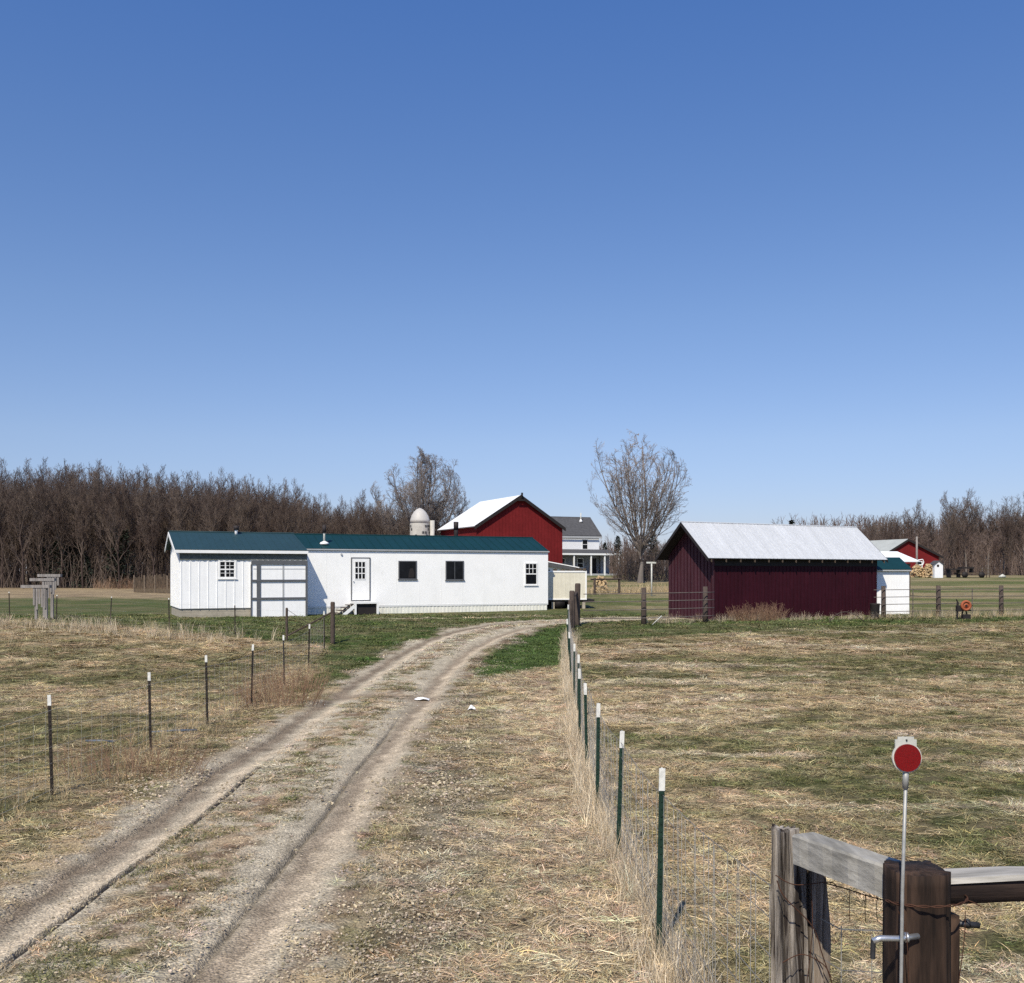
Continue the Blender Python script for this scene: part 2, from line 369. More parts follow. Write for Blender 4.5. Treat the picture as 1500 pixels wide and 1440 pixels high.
# ---------------------------------------------------------------- mesh builder
class MB:
    def __init__(s): s.v = []; s.f = []; s.mi = []
    def add(s, vs, fs, mi=0):
        o = len(s.v); s.v += [tuple(v) for v in vs]; s.f += [tuple(i+o for i in f) for f in fs]; s.mi += [mi]*len(fs); return s
    def box(s, x0, x1, y0, y1, z0, z1, mi=0):
        return s.add([(x0, y0, z0), (x1, y0, z0), (x1, y1, z0), (x0, y1, z0), (x0, y0, z1), (x1, y0, z1), (x1, y1, z1), (x0, y1, z1)],
                     [(0, 3, 2, 1), (4, 5, 6, 7), (0, 1, 5, 4), (1, 2, 6, 5), (2, 3, 7, 6), (3, 0, 4, 7)], mi)
    def hexa(s, p, mi=0):   # 4 bottom + 4 top points
        return s.add(p, [(0, 3, 2, 1), (4, 5, 6, 7), (0, 1, 5, 4), (1, 2, 6, 5), (2, 3, 7, 6), (3, 0, 4, 7)], mi)
    def tube(s, pts, rad, n=8, cap=True, mi=0):
        pts = [Vector(p) for p in pts]; k = len(pts)
        if not hasattr(rad, '__len__'): rad = [rad]*k
        vs = []; prev = None
        for i, p in enumerate(pts):
            d = (pts[min(i+1, k-1)]-pts[max(i-1, 0)]).normalized()
            if prev is None:
                a = Vector((0, 0, 1)) if abs(d.z) < .9 else Vector((1, 0, 0)); e1 = d.cross(a).normalized()
            else:
                e1 = (prev-d*prev.dot(d))
                e1 = e1.normalized() if e1.length > 1e-6 else d.orthogonal().normalized()
            prev = e1; e2 = d.cross(e1)
            for j in range(n):
                t = 2*math.pi*j/n; vs.append(p+(e1*math.cos(t)+e2*math.sin(t))*rad[i])
        fs = [(i*n+j, i*n+(j+1) % n, (i+1)*n+(j+1) % n, (i+1)*n+j) for i in range(k-1) for j in range(n)]
        if cap and n > 2: fs += [tuple(range(n-1, -1, -1)), tuple((k-1)*n+j for j in range(n))]
        return s.add(vs, fs, mi)
    def disc(s, c, r, axis, th, n=32, mi=0):
        a = Vector(axis).normalized()*th/2; c = Vector(c); return s.tube([c-a, c+a], r, n, True, mi)
    def build(s, name, mats, parent=None, smooth=False, loc=None):
        me = bpy.data.meshes.new(name); me.from_pydata(s.v, [], s.f)
        for m in (mats if isinstance(mats, (list, tuple)) else [mats]): me.materials.append(m)
        if any(s.mi): me.polygons.foreach_set('material_index', s.mi)
        if smooth: me.polygons.foreach_set('use_smooth', [True]*len(s.f))
        me.update(); o = bpy.data.objects.new(name, me); COL.objects.link(o)
        if parent: o.parent = parent
        if loc: o.location = loc
        return o
def tag(o, label=None, cat=None, group=None, kind=None):
    if label: o['label'] = label
    if cat: o['category'] = cat
    if group: o['group'] = group
    if kind: o['kind'] = kind
    return o
def empty(name, loc, label, cat, rz=0, group=None):
    o = bpy.data.objects.new(name, None); COL.objects.link(o); o.location = loc; o.rotation_euler = (0, 0, rz); o.empty_display_size = .3
    return tag(o, label, cat, group)

# ---------------------------------------------------------------- ground sheet
def axis(segs):
    out = [segs[0][0]]
    for a, b, st in segs:
        n = max(1, round(abs(b-a)/st)); out += list(np.linspace(a, b, n+1)[1:])
    return np.array(out)
gy = axis([(-3000, -400, 650), (-400, -10, 65), (-10, 4, 1), (4, 20, .11), (20, 34, .16), (34, 56, .28), (56, 130, .9), (130, 260, 8), (260, 1000, 90), (1000, 5000, 800)])
gx = axis([(-4000, -600, 850), (-600, -110, 50), (-110, -45, 3), (-45, -14, .7), (-14, -7, .25), (-7, 8, .14), (8, 14, .25), (14, 42, .7), (42, 110, 3), (110, 600, 50), (600, 4000, 850)])
GX, GY = np.meshgrid(gx, gy)
GZ = ground_z(GX, GY, under=True)
gc = ground_col(GX, GY)
_l = zones(GX, GY)[0].reshape(GX.shape)
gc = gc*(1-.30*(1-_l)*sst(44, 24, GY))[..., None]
nx, ny = len(gx), len(gy)
def grid_mesh(name, X, Y, Z, C, mat):
    h, w = X.shape
    co = np.stack([X, Y, Z], -1).reshape(-1, 3)
    i = np.arange(h*w).reshape(h, w)
    q = np.stack([i[:-1, :-1], i[:-1, 1:], i[1:, 1:], i[1:, :-1]], -1).reshape(-1, 4)
    me = bpy.data.meshes.new(name); me.vertices.add(len(co)); me.vertices.foreach_set('co', co.ravel())
    me.loops.add(q.size); me.loops.foreach_set('vertex_index', q.ravel())
    me.polygons.add(len(q)); me.polygons.foreach_set('loop_start', np.arange(0, q.size, 4)); me.polygons.foreach_set('loop_total', np.full(len(q), 4))
    me.polygons.foreach_set('use_smooth', np.ones(len(q), bool))
    a = me.attributes.new('col', 'FLOAT_COLOR', 'POINT'); a.data.foreach_set('color', np.concatenate([C.reshape(-1, 3), np.ones((h*w, 1))], 1).ravel())
    me.materials.append(mat); me.update(); me.validate()
    o = bpy.data.objects.new(name, me); COL.objects.link(o); return o
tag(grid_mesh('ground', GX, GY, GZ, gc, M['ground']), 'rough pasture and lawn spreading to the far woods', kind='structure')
# driveway strip
su = axis([(-DW, -1.22, .045), (-1.22, -1.08, .02), (-1.08, -.70, .05), (-.70, -.53, .012), (-.53, .70, .045), (.70, .90, .014), (.90, DW, .045)])
ss = axis([(4.5, 14, .045), (14, 26, .09), (26, 40, .15), (40, 57, .3)])
U, SS = np.meshgrid(su, ss)
ax_, ay_, tx_, ty_ = cl_at(SS)
DX = ax_+ty_*U; DY = ay_-tx_*U
_mid = 1-sst(.75, .30, np.abs(np.abs(U)-1.0))
DZ = ground_z(DX, DY)+.004+((fbm(DX*13, DY*13, 19, 2)-.5)*.030+(fbm(DX*4, DY*4, 29, 2)-.5)*.02)*(.25+.75*_mid)-.06*sst(DW-.12, DW, np.abs(U))
tag(grid_mesh('driveway', DX, DY, DZ, ground_col(DX, DY), M['drive']), 'two-track gravel driveway curving up to the buildings', kind='structure')

# ---------------------------------------------------------------- grass, weeds and gravel (scattered)
def quadstrip(mb_v, mb_f, sh, pts, wid, side, col):
    o = len(mb_v)
    for i, (p, w) in enumerate(zip(pts, wid)):
        mb_v.append(p-side*w); mb_v.append(p+side*w); sh += [col, col]
    for i in range(len(pts)-1): mb_f.append((o+2*i, o+2*i+1, o+2*i+3, o+2*i+2))
def tuft(kind, seed):
    rnd = random.Random(seed); V = []; Fc = []; sh = []
    if kind == 'stone':
        mb = MB()
        for k in range(9):
            c = Vector((rnd.uniform(-.14, .14), rnd.uniform(-.14, .14), .004)); r = rnd.choice((.006, .008, .011, .016))
            import_pts = []
            for i in range(3):
                zz = (-.5, .25, .8)[i]; rr = (.8, 1, .45)[i]
                for j in range(5):
                    t = 2*math.pi*j/5+i*.5; import_pts.append(c+Vector((math.cos(t)*rr*rnd.uniform(.7, 1.2), math.sin(t)*rr*rnd.uniform(.7, 1.2), zz*.7))*r)
            fs = [(i*5+j, i*5+(j+1) % 5, (i+1)*5+(j+1) % 5, (i+1)*5+j) for i in range(2) for j in range(5)]+[(10, 11, 12, 13, 14)]
            g = rnd.uniform(.6, 1.25); o = len(V); V += import_pts; sh += [(g, g*rnd.uniform(.93, 1), g*rnd.uniform(.85, 1))]*15; Fc += [tuple(q+o for q in f) for f in fs]
    else:
        n, L0, L1, up, wd, rad = {'mat': (60, .07, .21, .20, .0023, .13), 'short': (44, .04, .10, .65, .0024, .12), 'tall': (20, .22, .60, 1.3, .0022, .10),
                                  'lawn': (60, .04, .09, .9, .004, .16), 'sweep': (50, .12, .30, .28, .0023, .13)}[kind]
        az0 = rnd.uniform(0, 6.28)
        for k in range(n):
            a = rnd.uniform(0, 6.28) if kind != 'sweep' else rnd.gauss(0, .45)+rnd.choice((0, math.pi))
            r0 = rad*math.sqrt(rnd.random()); b = rnd.uniform(0, 6.28)
            p = Vector((r0*math.cos(b), r0*math.sin(b), -.01)); L = rnd.uniform(L0, L1)
            el = math.atan(up)*rnd.uniform(.35, 1.25) if kind != 'tall' else rnd.uniform(.9, 1.5)
            pts = [p.copy()]; sg = 3; d = Vector((math.cos(a)*math.cos(el), math.sin(a)*math.cos(el), math.sin(el)))
            for i in range(sg):
                p = p+d*L/sg; p.z = max(p.z, .004); pts.append(p.copy())
                d = (d+Vector((rnd.gauss(0, .22), rnd.gauss(0, .22), rnd.uniform(-.55, -.1) if kind != 'tall' else rnd.uniform(-.25, .05)))).normalized()
            side = Vector((-math.sin(a), math.cos(a), rnd.uniform(-.5, .5))).normalized(); w = wd*rnd.uniform(.6, 1.5)
            g = rnd.uniform(.42, 1.5)**1.1; h = rnd.uniform(-.1, .1)
            quadstrip(V, Fc, sh, pts, [w, w, w*.8, w*.15], side, (g*(1+h), g, g*(1-h*1.3)))
    me = bpy.data.meshes.new('tuft_'+kind); me.from_pydata([tuple(v) for v in V], [], Fc)
    a = me.attributes.new('shade', 'FLOAT_COLOR', 'POINT'); a.data.foreach_set('color', np.array([(*c, 1) for c in sh], float).ravel())
    me.materials.append(M['blade']); return bpy.data.objects.new('tuft_'+kind, me)
def scatter(name, kind, P, tint, scale, label, nvar=5, zs=1.0, sink=0.):
    coll = bpy.data.collections.new('tufts_'+name)
    for i in range(nvar): coll.objects.link(tuft(kind, hash((kind, i)) % 9999 if False else i*31+len(kind)*7+ord(kind[0])))
    n = len(P); rng = np.random.default_rng(len(name)*13+n)
    me = bpy.data.meshes.new(name); me.vertices.add(n); me.vertices.foreach_set('co', P.ravel())
    def at(nm, ty, arr, key):
        a = me.attributes.new(nm, ty, 'POINT'); a.data.foreach_set(key, arr.ravel())
    rot = np.stack([rng.normal(0, .08, n), rng.normal(0, .08, n), rng.uniform(0, 6.283, n)], 1)
    at('rot', 'FLOAT_VECTOR', rot.astype(float), 'vector')
    if kind == 'sweep': rot[:, 2] = (fbm(P[:, 0]*.25, P[:, 1]*.25, 44, 3)-.5)*3.2+rng.normal(0, .4, n)
    sc = np.stack([scale, scale, scale*zs], 1); at('scl', 'FLOAT_VECTOR', sc, 'vector')
    at('idx', 'INT', rng.integers(0, nvar, n).astype(np.int32), 'value')
    at('tint', 'FLOAT_COLOR', np.concatenate([tint, np.ones((n, 1))], 1), 'color')
    o = bpy.data.objects.new(name, me); COL.objects.link(o)
    ng = bpy.data.node_groups.new(name, 'GeometryNodeTree')
    ng.interface.new_socket('Geometry', in_out='INPUT', socket_type='NodeSocketGeometry'); ng.interface.new_socket('Geometry', in_out='OUTPUT', socket_type='NodeSocketGeometry')
    gi = ng.nodes.new('NodeGroupInput'); go = ng.nodes.new('NodeGroupOutput'); ip = ng.nodes.new('GeometryNodeInstanceOnPoints')
    ci = ng.nodes.new('GeometryNodeCollectionInfo'); ci.inputs['Collection'].default_value = coll; ci.inputs['Separate Children'].default_value = True; ci.inputs['Reset Children'].default_value = True
    def na(nm, ty):
        q = ng.nodes.new('GeometryNodeInputNamedAttribute'); q.data_type = ty; q.inputs['Name'].default_value = nm
        return [s for s in q.outputs if s.enabled and s.name == 'Attribute'][0]
    er = ng.nodes.new('FunctionNodeEulerToRotation'); L = ng.links.new
    L(na('rot', 'FLOAT_VECTOR'), er.inputs[0]); L(er.outputs[0], ip.inputs['Rotation']); L(na('scl', 'FLOAT_VECTOR'), ip.inputs['Scale'])
    L(na('idx', 'INT'), ip.inputs['Instance Index']); ip.inputs['Pick Instance'].default_value = True
    L(gi.outputs[0], ip.inputs['Points']); L(ci.outputs[0], ip.inputs['Instance']); L(ip.outputs[0], go.inputs[0])
    md = o.modifiers.new('scatter', 'NODES'); md.node_group = ng
    return tag(o, label, kind='stuff')
rng = np.random.default_rng(3)
def sample(dens, y0, y1, margin=2.0, ax=.56):
    A = (2*ax*(y0+y1)/2+2*margin)*(y1-y0); n = int(A*dens)
    y = y0+(y1-y0)*rng.random(n); x = (rng.random(n)*2-1)*(ax*y+margin)
    return x, y
def inside_buildings(x, y):
    def loc(ox, oy, th, x0, x1, y0, y1):
        c, s = math.cos(th), math.sin(th); dx = x-ox; dy = y-oy; a = dx*c+dy*s; b = -dx*s+dy*c
        return (a > x0) & (a < x1) & (b > y0) & (b < y1)
    return loc(-16, 46.82, .412, -.1, 19.9, -.4, 4.4) | loc(8.72, 43.74, .496, .1, 11.4, .1, 4.1) | loc(17.9, 49.3, .3, 0, 2.6, 0, 2.4)
FX = []; FYY = []; FS = []
for y0, y1, d, s in ((5.5, 9, 105, .9), (9, 14, 72, 1.0), (14, 20, 44, 1.2), (20, 28, 26, 1.5), (28, 38, 15, 1.9), (38, 50, 9, 2.3)):
    x, y = sample(d, y0, y1); FX.append(x); FYY.append(y); FS.append(s*rng.uniform(.7, 1.25, len(x)))
FX = np.concatenate(FX); FYY = np.concatenate(FYY); FS = np.concatenate(FS)
lawn, patch, behind, uu_, s_ = zones(FX, FYY)
inb = inside_buildings(FX, FYY)
on_d = (np.abs(uu_) < DW-.25) & (s_ < 57)
track = (np.abs(np.abs(uu_)-1.0) < .45) & (s_ < 57)
edge = (np.abs(uu_) < 2.5)
tint = ground_col(FX, FYY)
strawness = np.clip((tint[:, 0]-.14)/.2, 0, 1)
keep_mat = ~inb & ~track & (lawn < .4) & (rng.random(len(FX)) < np.where(on_d, .40*sst(.40, .62, fbm(FX*1.3, FYY*1.1, 66, 3)), .30+.65*strawness))
shoulder = sst(3.0, 2.2, uu_)*(uu_ > 1.5)*sst(17, 11, FYY)
keep_mat &= rng.random(len(FX)) > .75*shoulder
FS = np.where(on_d, FS*.85, FS)
def jit(t, a=.25): return np.clip(t*(1+rng.normal(0, a, (len(t), 1)))*(1+rng.normal(0, .05, t.shape)), .01, .8)
ZZ = ground_z(FX, FYY)+np.where(on_d, .010, 0)
PT = np.stack([FX, FYY, ZZ], 1)
mtype = rng.random(len(FX)) < .5
k1 = keep_mat & mtype; k2 = keep_mat & ~mtype
lift = lambda t: t*1.0+np.array([.44, .335, .185])*.24
scatter('matted_grass', 'mat', PT[k1], jit(lift(tint[k1])), FS[k1], 'matted dead grass covering the fields', zs=1.0)
scatter('combed_grass', 'sweep', PT[k2], jit(lift(tint[k2])), FS[k2]*.9, 'long straw lying flat across the fields', zs=.8)
k3 = ~inb & ~track & (lawn < .5) & (rng.random(len(FX)) < np.where(on_d, .8*sst(.38, .62, fbm(FX*1.5, FYY*1.2, 67, 3)), .55-.3*shoulder))
gt = mix(tint[k3]*1.0, OLIVE*1.1, rng.random(k3.sum())*.5)
_o = on_d[k3]; _q = rng.random(k3.sum()); gt[_o] = mix(mix(OLIVE*1.2, BROWN*1.3, _q), STRAW, (_q > .62)*.8)[_o]
scatter('short_grass', 'short', PT[k3], jit(gt), FS[k3]*np.where(on_d[k3], 1.0, 1.), 'short olive and brown grass among the straw')
k4 = ~inb & ~track & (lawn >= .4)
scatter('lawn_grass', 'lawn', PT[k4], jit(tint[k4]*1.15, .18), FS[k4]*.8, 'mown green lawn around the white building', zs=.7)
# gravel
def gravel():
    xs = []; ys = []
    for s0, s1, d in ((4, 9, 150), (9, 14, 80), (14, 20, 30), (20, 34, 9)):
        n = int(d*(s1-s0)*4.6); s = rng.uniform(s0, s1, n); u = rng.uniform(-2.0, 3.3, n)
        a, b, tx, ty = cl_at(s+3); xs.append(a+ty*u); ys.append(b-tx*u)
    x = np.concatenate(xs); y = np.concatenate(ys); u, s = drive_u(x, y)
    k = rng.random(len(x)) < (.16+.55*np.exp(-((np.abs(u)-1.55)/.3)**2)+.3*np.exp(-((np.abs(u)-.5)/.25)**2)+.8*np.exp(-((u-2.1)/.6)**2))*sst(.28, .55, fbm(x*1.7, y*1.3, 88, 3))*1.4
    k &= ~((np.abs(np.abs(u)-1.0) < .27) & (rng.random(len(x)) < .93))
    x = x[k]; y = y[k]; n = len(x)
    t = np.clip(GREY*1.1*(rng.uniform(.6, 1.35, (n, 1))), .05, .8)
    scatter('gravel', 'stone', np.stack([x, y, ground_z(x, y)+.004], 1), t, rng.uniform(.55, 1.15, n)*np.where(y > 12, 1.5, 1), 'loose pale gravel along the driveway edges')
gravel()

# ---------------------------------------------------------------- wire fences
def at_ground(x, y, dz=0): return Vector((x, y, gz(x, y)+dz))
def t_post(parent, x, y, h, mat, base, tip=.12, lean=None):
    lx, ly = lean if lean else (random.gauss(0, .022), random.gauss(0, .02))
    z0 = gz(x, y); o = Vector((x, y, z0))-base
    q = bpy.data.objects
    mb = MB(); tm = MB()
    def prof(mbx, za, zb, g):
        for (x0, x1, y0, y1) in ((-.021-g, .021+g, -.004-g, .003+g), (-.0045-g, .0045+g, .0031+g, .030+g)):
            b = [(x0, y0), (x1, y0), (x1, y1), (x0, y1)]
            mbx.hexa([(o.x+px+lx*za, o.y+py+ly*za, o.z+za) for px, py in b]+[(o.x+px+lx*zb, o.y+py+ly*zb, o.z+zb) for px, py in b])
    prof(mb, -.3, h-tip, 0)
    for k in range(int((h-tip)/.055)):      # the studs down the face
        z = .05+k*.055; mb.box(o.x+lx*z-.006, o.x+lx*z+.006, o.y+ly*z-.012, o.y+ly*z-.0045, o.z+z, o.z+z+.014)
    p = mb.build('post', M[mat], parent)
    if tip: prof(tm, h-tip, h, .0015); tm.build('tip', M['post_white'], p)
    return p
def wire_run(parent, pts, base, hs, vstep=.16, r=.0013, name='wire_mesh', sag=.01, mat='wire', barb=False):
    """woven wire along ground points: horizontals at heights hs, stays every vstep"""
    mb = MB(); L = 0
    for (x0, y0), (x1, y1) in zip(pts[:-1], pts[1:]):
        ln = math.hypot(x1-x0, y1-y0); n = max(2, int(ln/.5))
        for h in hs:
            line = []
            for i in range(n+1):
                t = i/n; x = x0+(x1-x0)*t; y = y0+(y1-y0)*t; zg = gz(x0, y0)*(1-t)+gz(x1, y1)*t
                line.append(Vector((x, y, zg+h-sag*math.sin(math.pi*t)+random.gauss(0, .003)))-base)
            mb.tube(line, r*(1.35 if h in (hs[0], hs[-1]) else 1), 3, False)
        if vstep:
            m = int(ln/vstep)
            for i in range(m):
                t = (i+.5)/m; x = x0+(x1-x0)*t+random.gauss(0, .008); y = y0+(y1-y0)*t+random.gauss(0, .02); zg = gz(x0, y0)*(1-t)+gz(x1, y1)*t
                mb.tube([Vector((x, y, zg+hs[0]))-base, Vector((x+random.gauss(0, .006), y+random.gauss(0, .006), zg+hs[-1]-sag*math.sin(math.pi*t)))-base], r, 3, False)
    return mb.build(name, M[mat], parent)
RF = [(1.085, 7.3), (1.04, 9.7), (1.01, 11.7), (1.07, 14.1), (1.12, 16.3), (1.28, 19.1), (1.36, 21.6), (1.55, 26), (1.75, 30.2), (1.98, 35)]
b0 = at_ground(1.085, 7.3)
rf = empty('wire_fence', b0, 'long woven-wire fence on white-tipped green posts running beside the driveway', 'fence')
for i, (x, y) in enumerate(RF): t_post(rf, x, y, (1.345 if i == 0 else 1.26)+random.uniform(-.02, .03), 'post_green', b0, tip=.165, lean=[(.02, 0), (.035, 0), (.012, 0)][i] if i < 3 else None)
HS_ = None
HS = [.06, .17, .28, .40, .54, .68, .84, 1.0, 1.14]
wire_run(rf, [(1.20, 3.2), (1.12, 3.75)]+[(x+.03, y) for x, y in RF]+[(2.35, 39.6)], b0, HS, r=.0021, sag=.03)
LF = [(-5.95, 9.4), (-5.78, 12.4), (-5.64, 15.4), (-5.62, 18.2), (-5.6, 21.2), (-5.75, 24.9), (-5.88, 28.5), (-6.2, 32.6)]
b1 = at_ground(-5.78, 12.4)
lf = empty('wire_fence', b1, 'wire fence of thin dark white-tipped posts left of the driveway', 'fence')
for i, (x, y) in enumerate(LF): t_post(lf, x, y, 1.27+random.uniform(-.03, .03), 'post_dark', b1, tip=.13, lean=[(-.03, 0), (-.03, 0), (-.02, 0), (-.02, 0)][i] if i < 4 else None)
wire_run(lf, LF, b1, [.08, .24, .42, .62, .84, 1.08], vstep=.3, r=.0018, sag=.03)
BF = [(-6.35, 33.9), (-10.1, 36), (-13.2, 38), (-16.3, 40), (-19.4, 42), (-22.2, 43.6), (-26, 45.5)]
b2 = at_ground(-10.1, 36)
bf = empty('wire_fence', b2, 'wire fence on short dark posts crossing the lawn edge at left', 'fence')
for x, y in BF[1:]: t_post(bf, x, y, 1.18+random.uniform(-.03, .08), 'post_dark', b2, tip=.05)
wire_run(bf, BF, b2, [.3, .65, 1.05], vstep=0, r=.0012)
def round_post(parent, x, y, h, r, base, mat='rail_wood', name='post', lean=(0, 0)):
    z = gz(x, y); p = [Vector((x+lean[0]*t*h, y+lean[1]*t*h, z-.3+(h+.3)*t))-base for t in (0, .25, .5, .75, .97, 1)]
    mb = MB(); mb.tube(p, [r*1.05, r, r*1.03, r*.97, r, r*.8], 10); return mb.build(name, M[mat], parent, True)
# wooden brace where the left fence turns
b3 = at_ground(-6.25, 33.6)
br = empty('fence_brace', b3, 'dark wooden brace posts with wire at the corner of the left fence', 'fence post')
round_post(br, -6.18, 34.0, 1.45, .078, b3)
mb = MB(); mb.tube([at_ground(-6.2, 33.95, 1.1)-b3, at_ground(-7.9, 34.6, .15)-b3], .03, 6); mb.tube([at_ground(-7.9, 34.6, 1.1)-b3, at_ground(-6.2, 33.95, .15)-b3], .008, 4); mb.build('brace_rail', M['rail_wood'], br)
round_post(br, -7.9, 34.6, 1.15, .045, b3)
# wooden posts at the far end of the right fence
b4 = at_ground(2.45, 39.8)
br2 = empty('fence_brace', b4, 'pair of dark wooden posts at the far end of the driveway fence', 'fence post')
round_post(br2, 2.35, 38.6, 1.5, .11, b4); round_post(br2, 2.66, 40.4, 1.72, .12, b4, lean=(.02, 0)); round_post(br2, 2.20, 37.2, 1.25, .09, b4)
mb = MB(); mb.tube([at_ground(2.36, 38.6, 1.2)-b4, at_ground(2.66, 40.4, 1.35)-b4], .05, 8); mb.build('brace_rail', M['rail_wood'], br2)
# pipe rail fences beside the maroon shed
def rail_fence(name, label, P, rails, h, base, ext=(.3, .3), posts=None, r=.018, thin=()):
    e = empty(name, base, label, 'fence')
    for (x, y) in (posts or P):
        z = gz(x, y); mb = MB()
        mb.tube([Vector((x, y, z-.3+t*(h+.3)))-base for t in (0, .5, 1)], [.115, .11, .10], 9)
        p = mb.build('post', M['rail_wood'], e, True)
    for (x, y) in thin:
        z = gz(x, y); mb = MB(); mb.tube([Vector((x, y, z-.2))-base, Vector((x, y, z+h-.15))-base], .02, 6); mb.build('stay', M['pipe'], e)
    for hz in rails:
        pts = [Vector((x, y, gz(x, y)+hz)) for x, y in P]
        d0 = (pts[0]-pts[1]).normalized(); d1 = (pts[-1]-pts[-2]).normalized()
        pts = [pts[0]+d0*ext[0]]+pts+[pts[-1]+d1*ext[1]]
        off = Vector((0, -.13, 0))
        mb = MB(); mb.tube([p+off-base for p in pts], r, 6); mb.build('rail', M['pipe'], e, True)
    return e
bL = at_ground(5.4, 40.4)
rail_fence('rail_fence', 'rail fence of dark posts in front of the maroon shed gable', [(2.9, 40.2), (5.4, 40.2), (8.25, 42.0)], [.28, .62, .96, 1.28], 1.52, bL, ext=(0, .45), posts=[(5.4, 40.4), (8.25, 42.1)])
bR = at_ground(17.4, 46.2)
rail_fence('rail_fence', 'long pipe rail fence of square dark posts right of the maroon shed', [(17.4, 46.2), (20.4, 47.2), (24.0, 48.4), (30, 50.3)], [.30, .64, .98, 1.32], 1.5, bR, ext=(.6, .3), thin=[(19.0, 46.75), (22.3, 47.8), (26.6, 49.2)])

# ---------------------------------------------------------------- brace and gate posts in the near right corner
def lumpy_post(c, h, w, d, seed, n=28, rows=30, amp=.012, top=.0, split=0., lean=(0, 0), zb=-.4, crev=0.):
    """split log: squarish section, grooves along the grain, ragged top"""
    rnd = random.Random(seed); mb = MB(); vs = []
    gro = [rnd.uniform(-1, 1)*amp for _ in range(n)]
    cr = [rnd.random() < .22 for _ in range(n)]; ph = [rnd.uniform(0, 6) for _ in range(n)]
    for i in range(rows+1):
        t = i/rows; z = zb+(h-zb)*t
        for j in range(n):
            a = 2*math.pi*j/n
            cx = math.copysign(abs(math.cos(a))**.55, math.cos(a))*w/2; cy = math.copysign(abs(math.sin(a))**.55, math.sin(a))*d/2
            g = gro[j]*(1+.5*math.sin(t*5+j*1.7))+float(vnoise(j*.9, t*6+seed, 4)-.5)*amp*1.3
            if cr[j]: g -= crev*(.55+.45*math.sin(t*9+ph[j]))
            k = 1+g/(w/2); tap = 1-.10*t*split
            vs.append((c[0]+cx*k*tap+lean[0]*z, c[1]+cy*k*tap+lean[1]*z, c[2]+z+(top*gro[j]/amp*2 if i == rows else 0)))
    fs = [(i*n+j, i*n+(j+1) % n, (i+1)*n+(j+1) % n, (i+1)*n+j) for i in range(rows) for j in range(n)]
    o = len(vs); vs.append((c[0]+lean[0]*h, c[1]+lean[1]*h, c[2]+h+.003)); fs += [(rows*n+j, rows*n+(j+1) % n, o) for j in range(n)]
    mb.add(vs, fs); return mb
g1 = at_ground(1.255, 3.0)
gb = empty('fence_brace', g1, 'weathered grey post and brown post joined by a timber beside the driveway entrance', 'fence post')
zt = 1.895; zw = 1.835
pz = gz(1.26, 3.0)
PB = (0, 0, 0)
pbr = lumpy_post((1.243-g1.x, 3.03-g1.y, 0), zt-g1.z, .168, .165, 4, amp=.006, top=.0012, lean=(.000, 0), rows=50, n=48, crev=.003).build('post', M['treated'], gb, True); tag(pbr, 'dark brown treated post')
sl = lumpy_post((1.338-g1.x, 3.08-g1.y, 0), 1.74-g1.z, .085, .12, 9, amp=.007, top=.003).build('post_splice', M['treated'], gb, True)
wz = gz(1.05, 3.65)
w1 = lumpy_post((1.048-g1.x, 3.66-g1.y, wz-g1.z), zw+.015-wz, .165, .13, 11, amp=.026, top=.006, split=5.2, lean=(-.030, 0), rows=60, n=56, crev=.030).build('post', M['weathered'], gb); tag(w1, 'sun bleached split log post')
w2m = M['weathered']; w2 = lumpy_post((1.122-g1.x, 3.72-g1.y, wz-g1.z), zw-wz-.115, .115, .11, 12, amp=.02, top=.008, split=.5, lean=(-.005, 0), rows=60, n=44, crev=.03).build('post_slab', M['weathered_dark'], gb)
# timber between them
A = Vector((1.050, 3.55, 1.812)); B = Vector((1.236, 3.09, 1.826)); dd = (B-A).normalized(); sd = dd.cross(Vector((0, 0, 1))).normalized(); upv = sd.cross(dd)
mb = MB(); ring = []
for i in range(13):
    t = i/12; p = A+(B-A)*t-g1; j = .003*math.sin(i*2.1)
    for (a, c) in ((-.048, -.052), (.048, -.052), (.05, .046), (.042, .053), (-.042, .053), (-.05, .046)): ring.append(p+sd*(a+j)+upv*(c+j*.7))
mb.add(ring, [(i*6+j, i*6+(j+1) % 6, (i+1)*6+(j+1) % 6, (i+1)*6+j) for i in range(12) for j in range(6)]+[(0, 1, 2, 3, 4, 5), tuple(12*6+5-k for k in range(6))])
mb.build('rail', M['rail_grey'], gb)
# rail leaving to the right, half-round with pale top
mb = MB(); top = MB()
xs = [1.33+i*.22 for i in range(13)]
def rail_sec(x):
    z = 1.835+.010*math.sin((x-1.3)*2.2)+.004*math.sin(x*9); return z
vs = []; vt = []
sec = [(-.045, -.02), (-.035, -.05), (.0, -.06), (.035, -.05), (.045, -.02), (.045, .016), (-.045, .016)]
for x in xs:
    for (y, z) in sec: vs.append((x-g1.x, 3.06+y-g1.y, rail_sec(x)+z-g1.z))
    for (y, z) in ((-.052, .0165), (.052, .0165), (.050, .034), (-.050, .034)): vt.append((x-g1.x, 3.06+y+.004*math.sin(x*7)-g1.y, rail_sec(x)+z+.004*math.sin(x*5)*(y < 0)-g1.z))
mb.add(vs, [(i*7+j, i*7+(j+1) % 7, (i+1)*7+(j+1) % 7, (i+1)*7+j) for i in range(12) for j in range(7)]+[tuple(range(7)), tuple(12*7+6-k for k in range(7))])
top.add(vt, [(i*4+j, i*4+(j+1) % 4, (i+1)*4+(j+1) % 4, (i+1)*4+j) for i in range(12) for j in range(4)]+[(0, 1, 2, 3), (51, 50, 49, 48)])
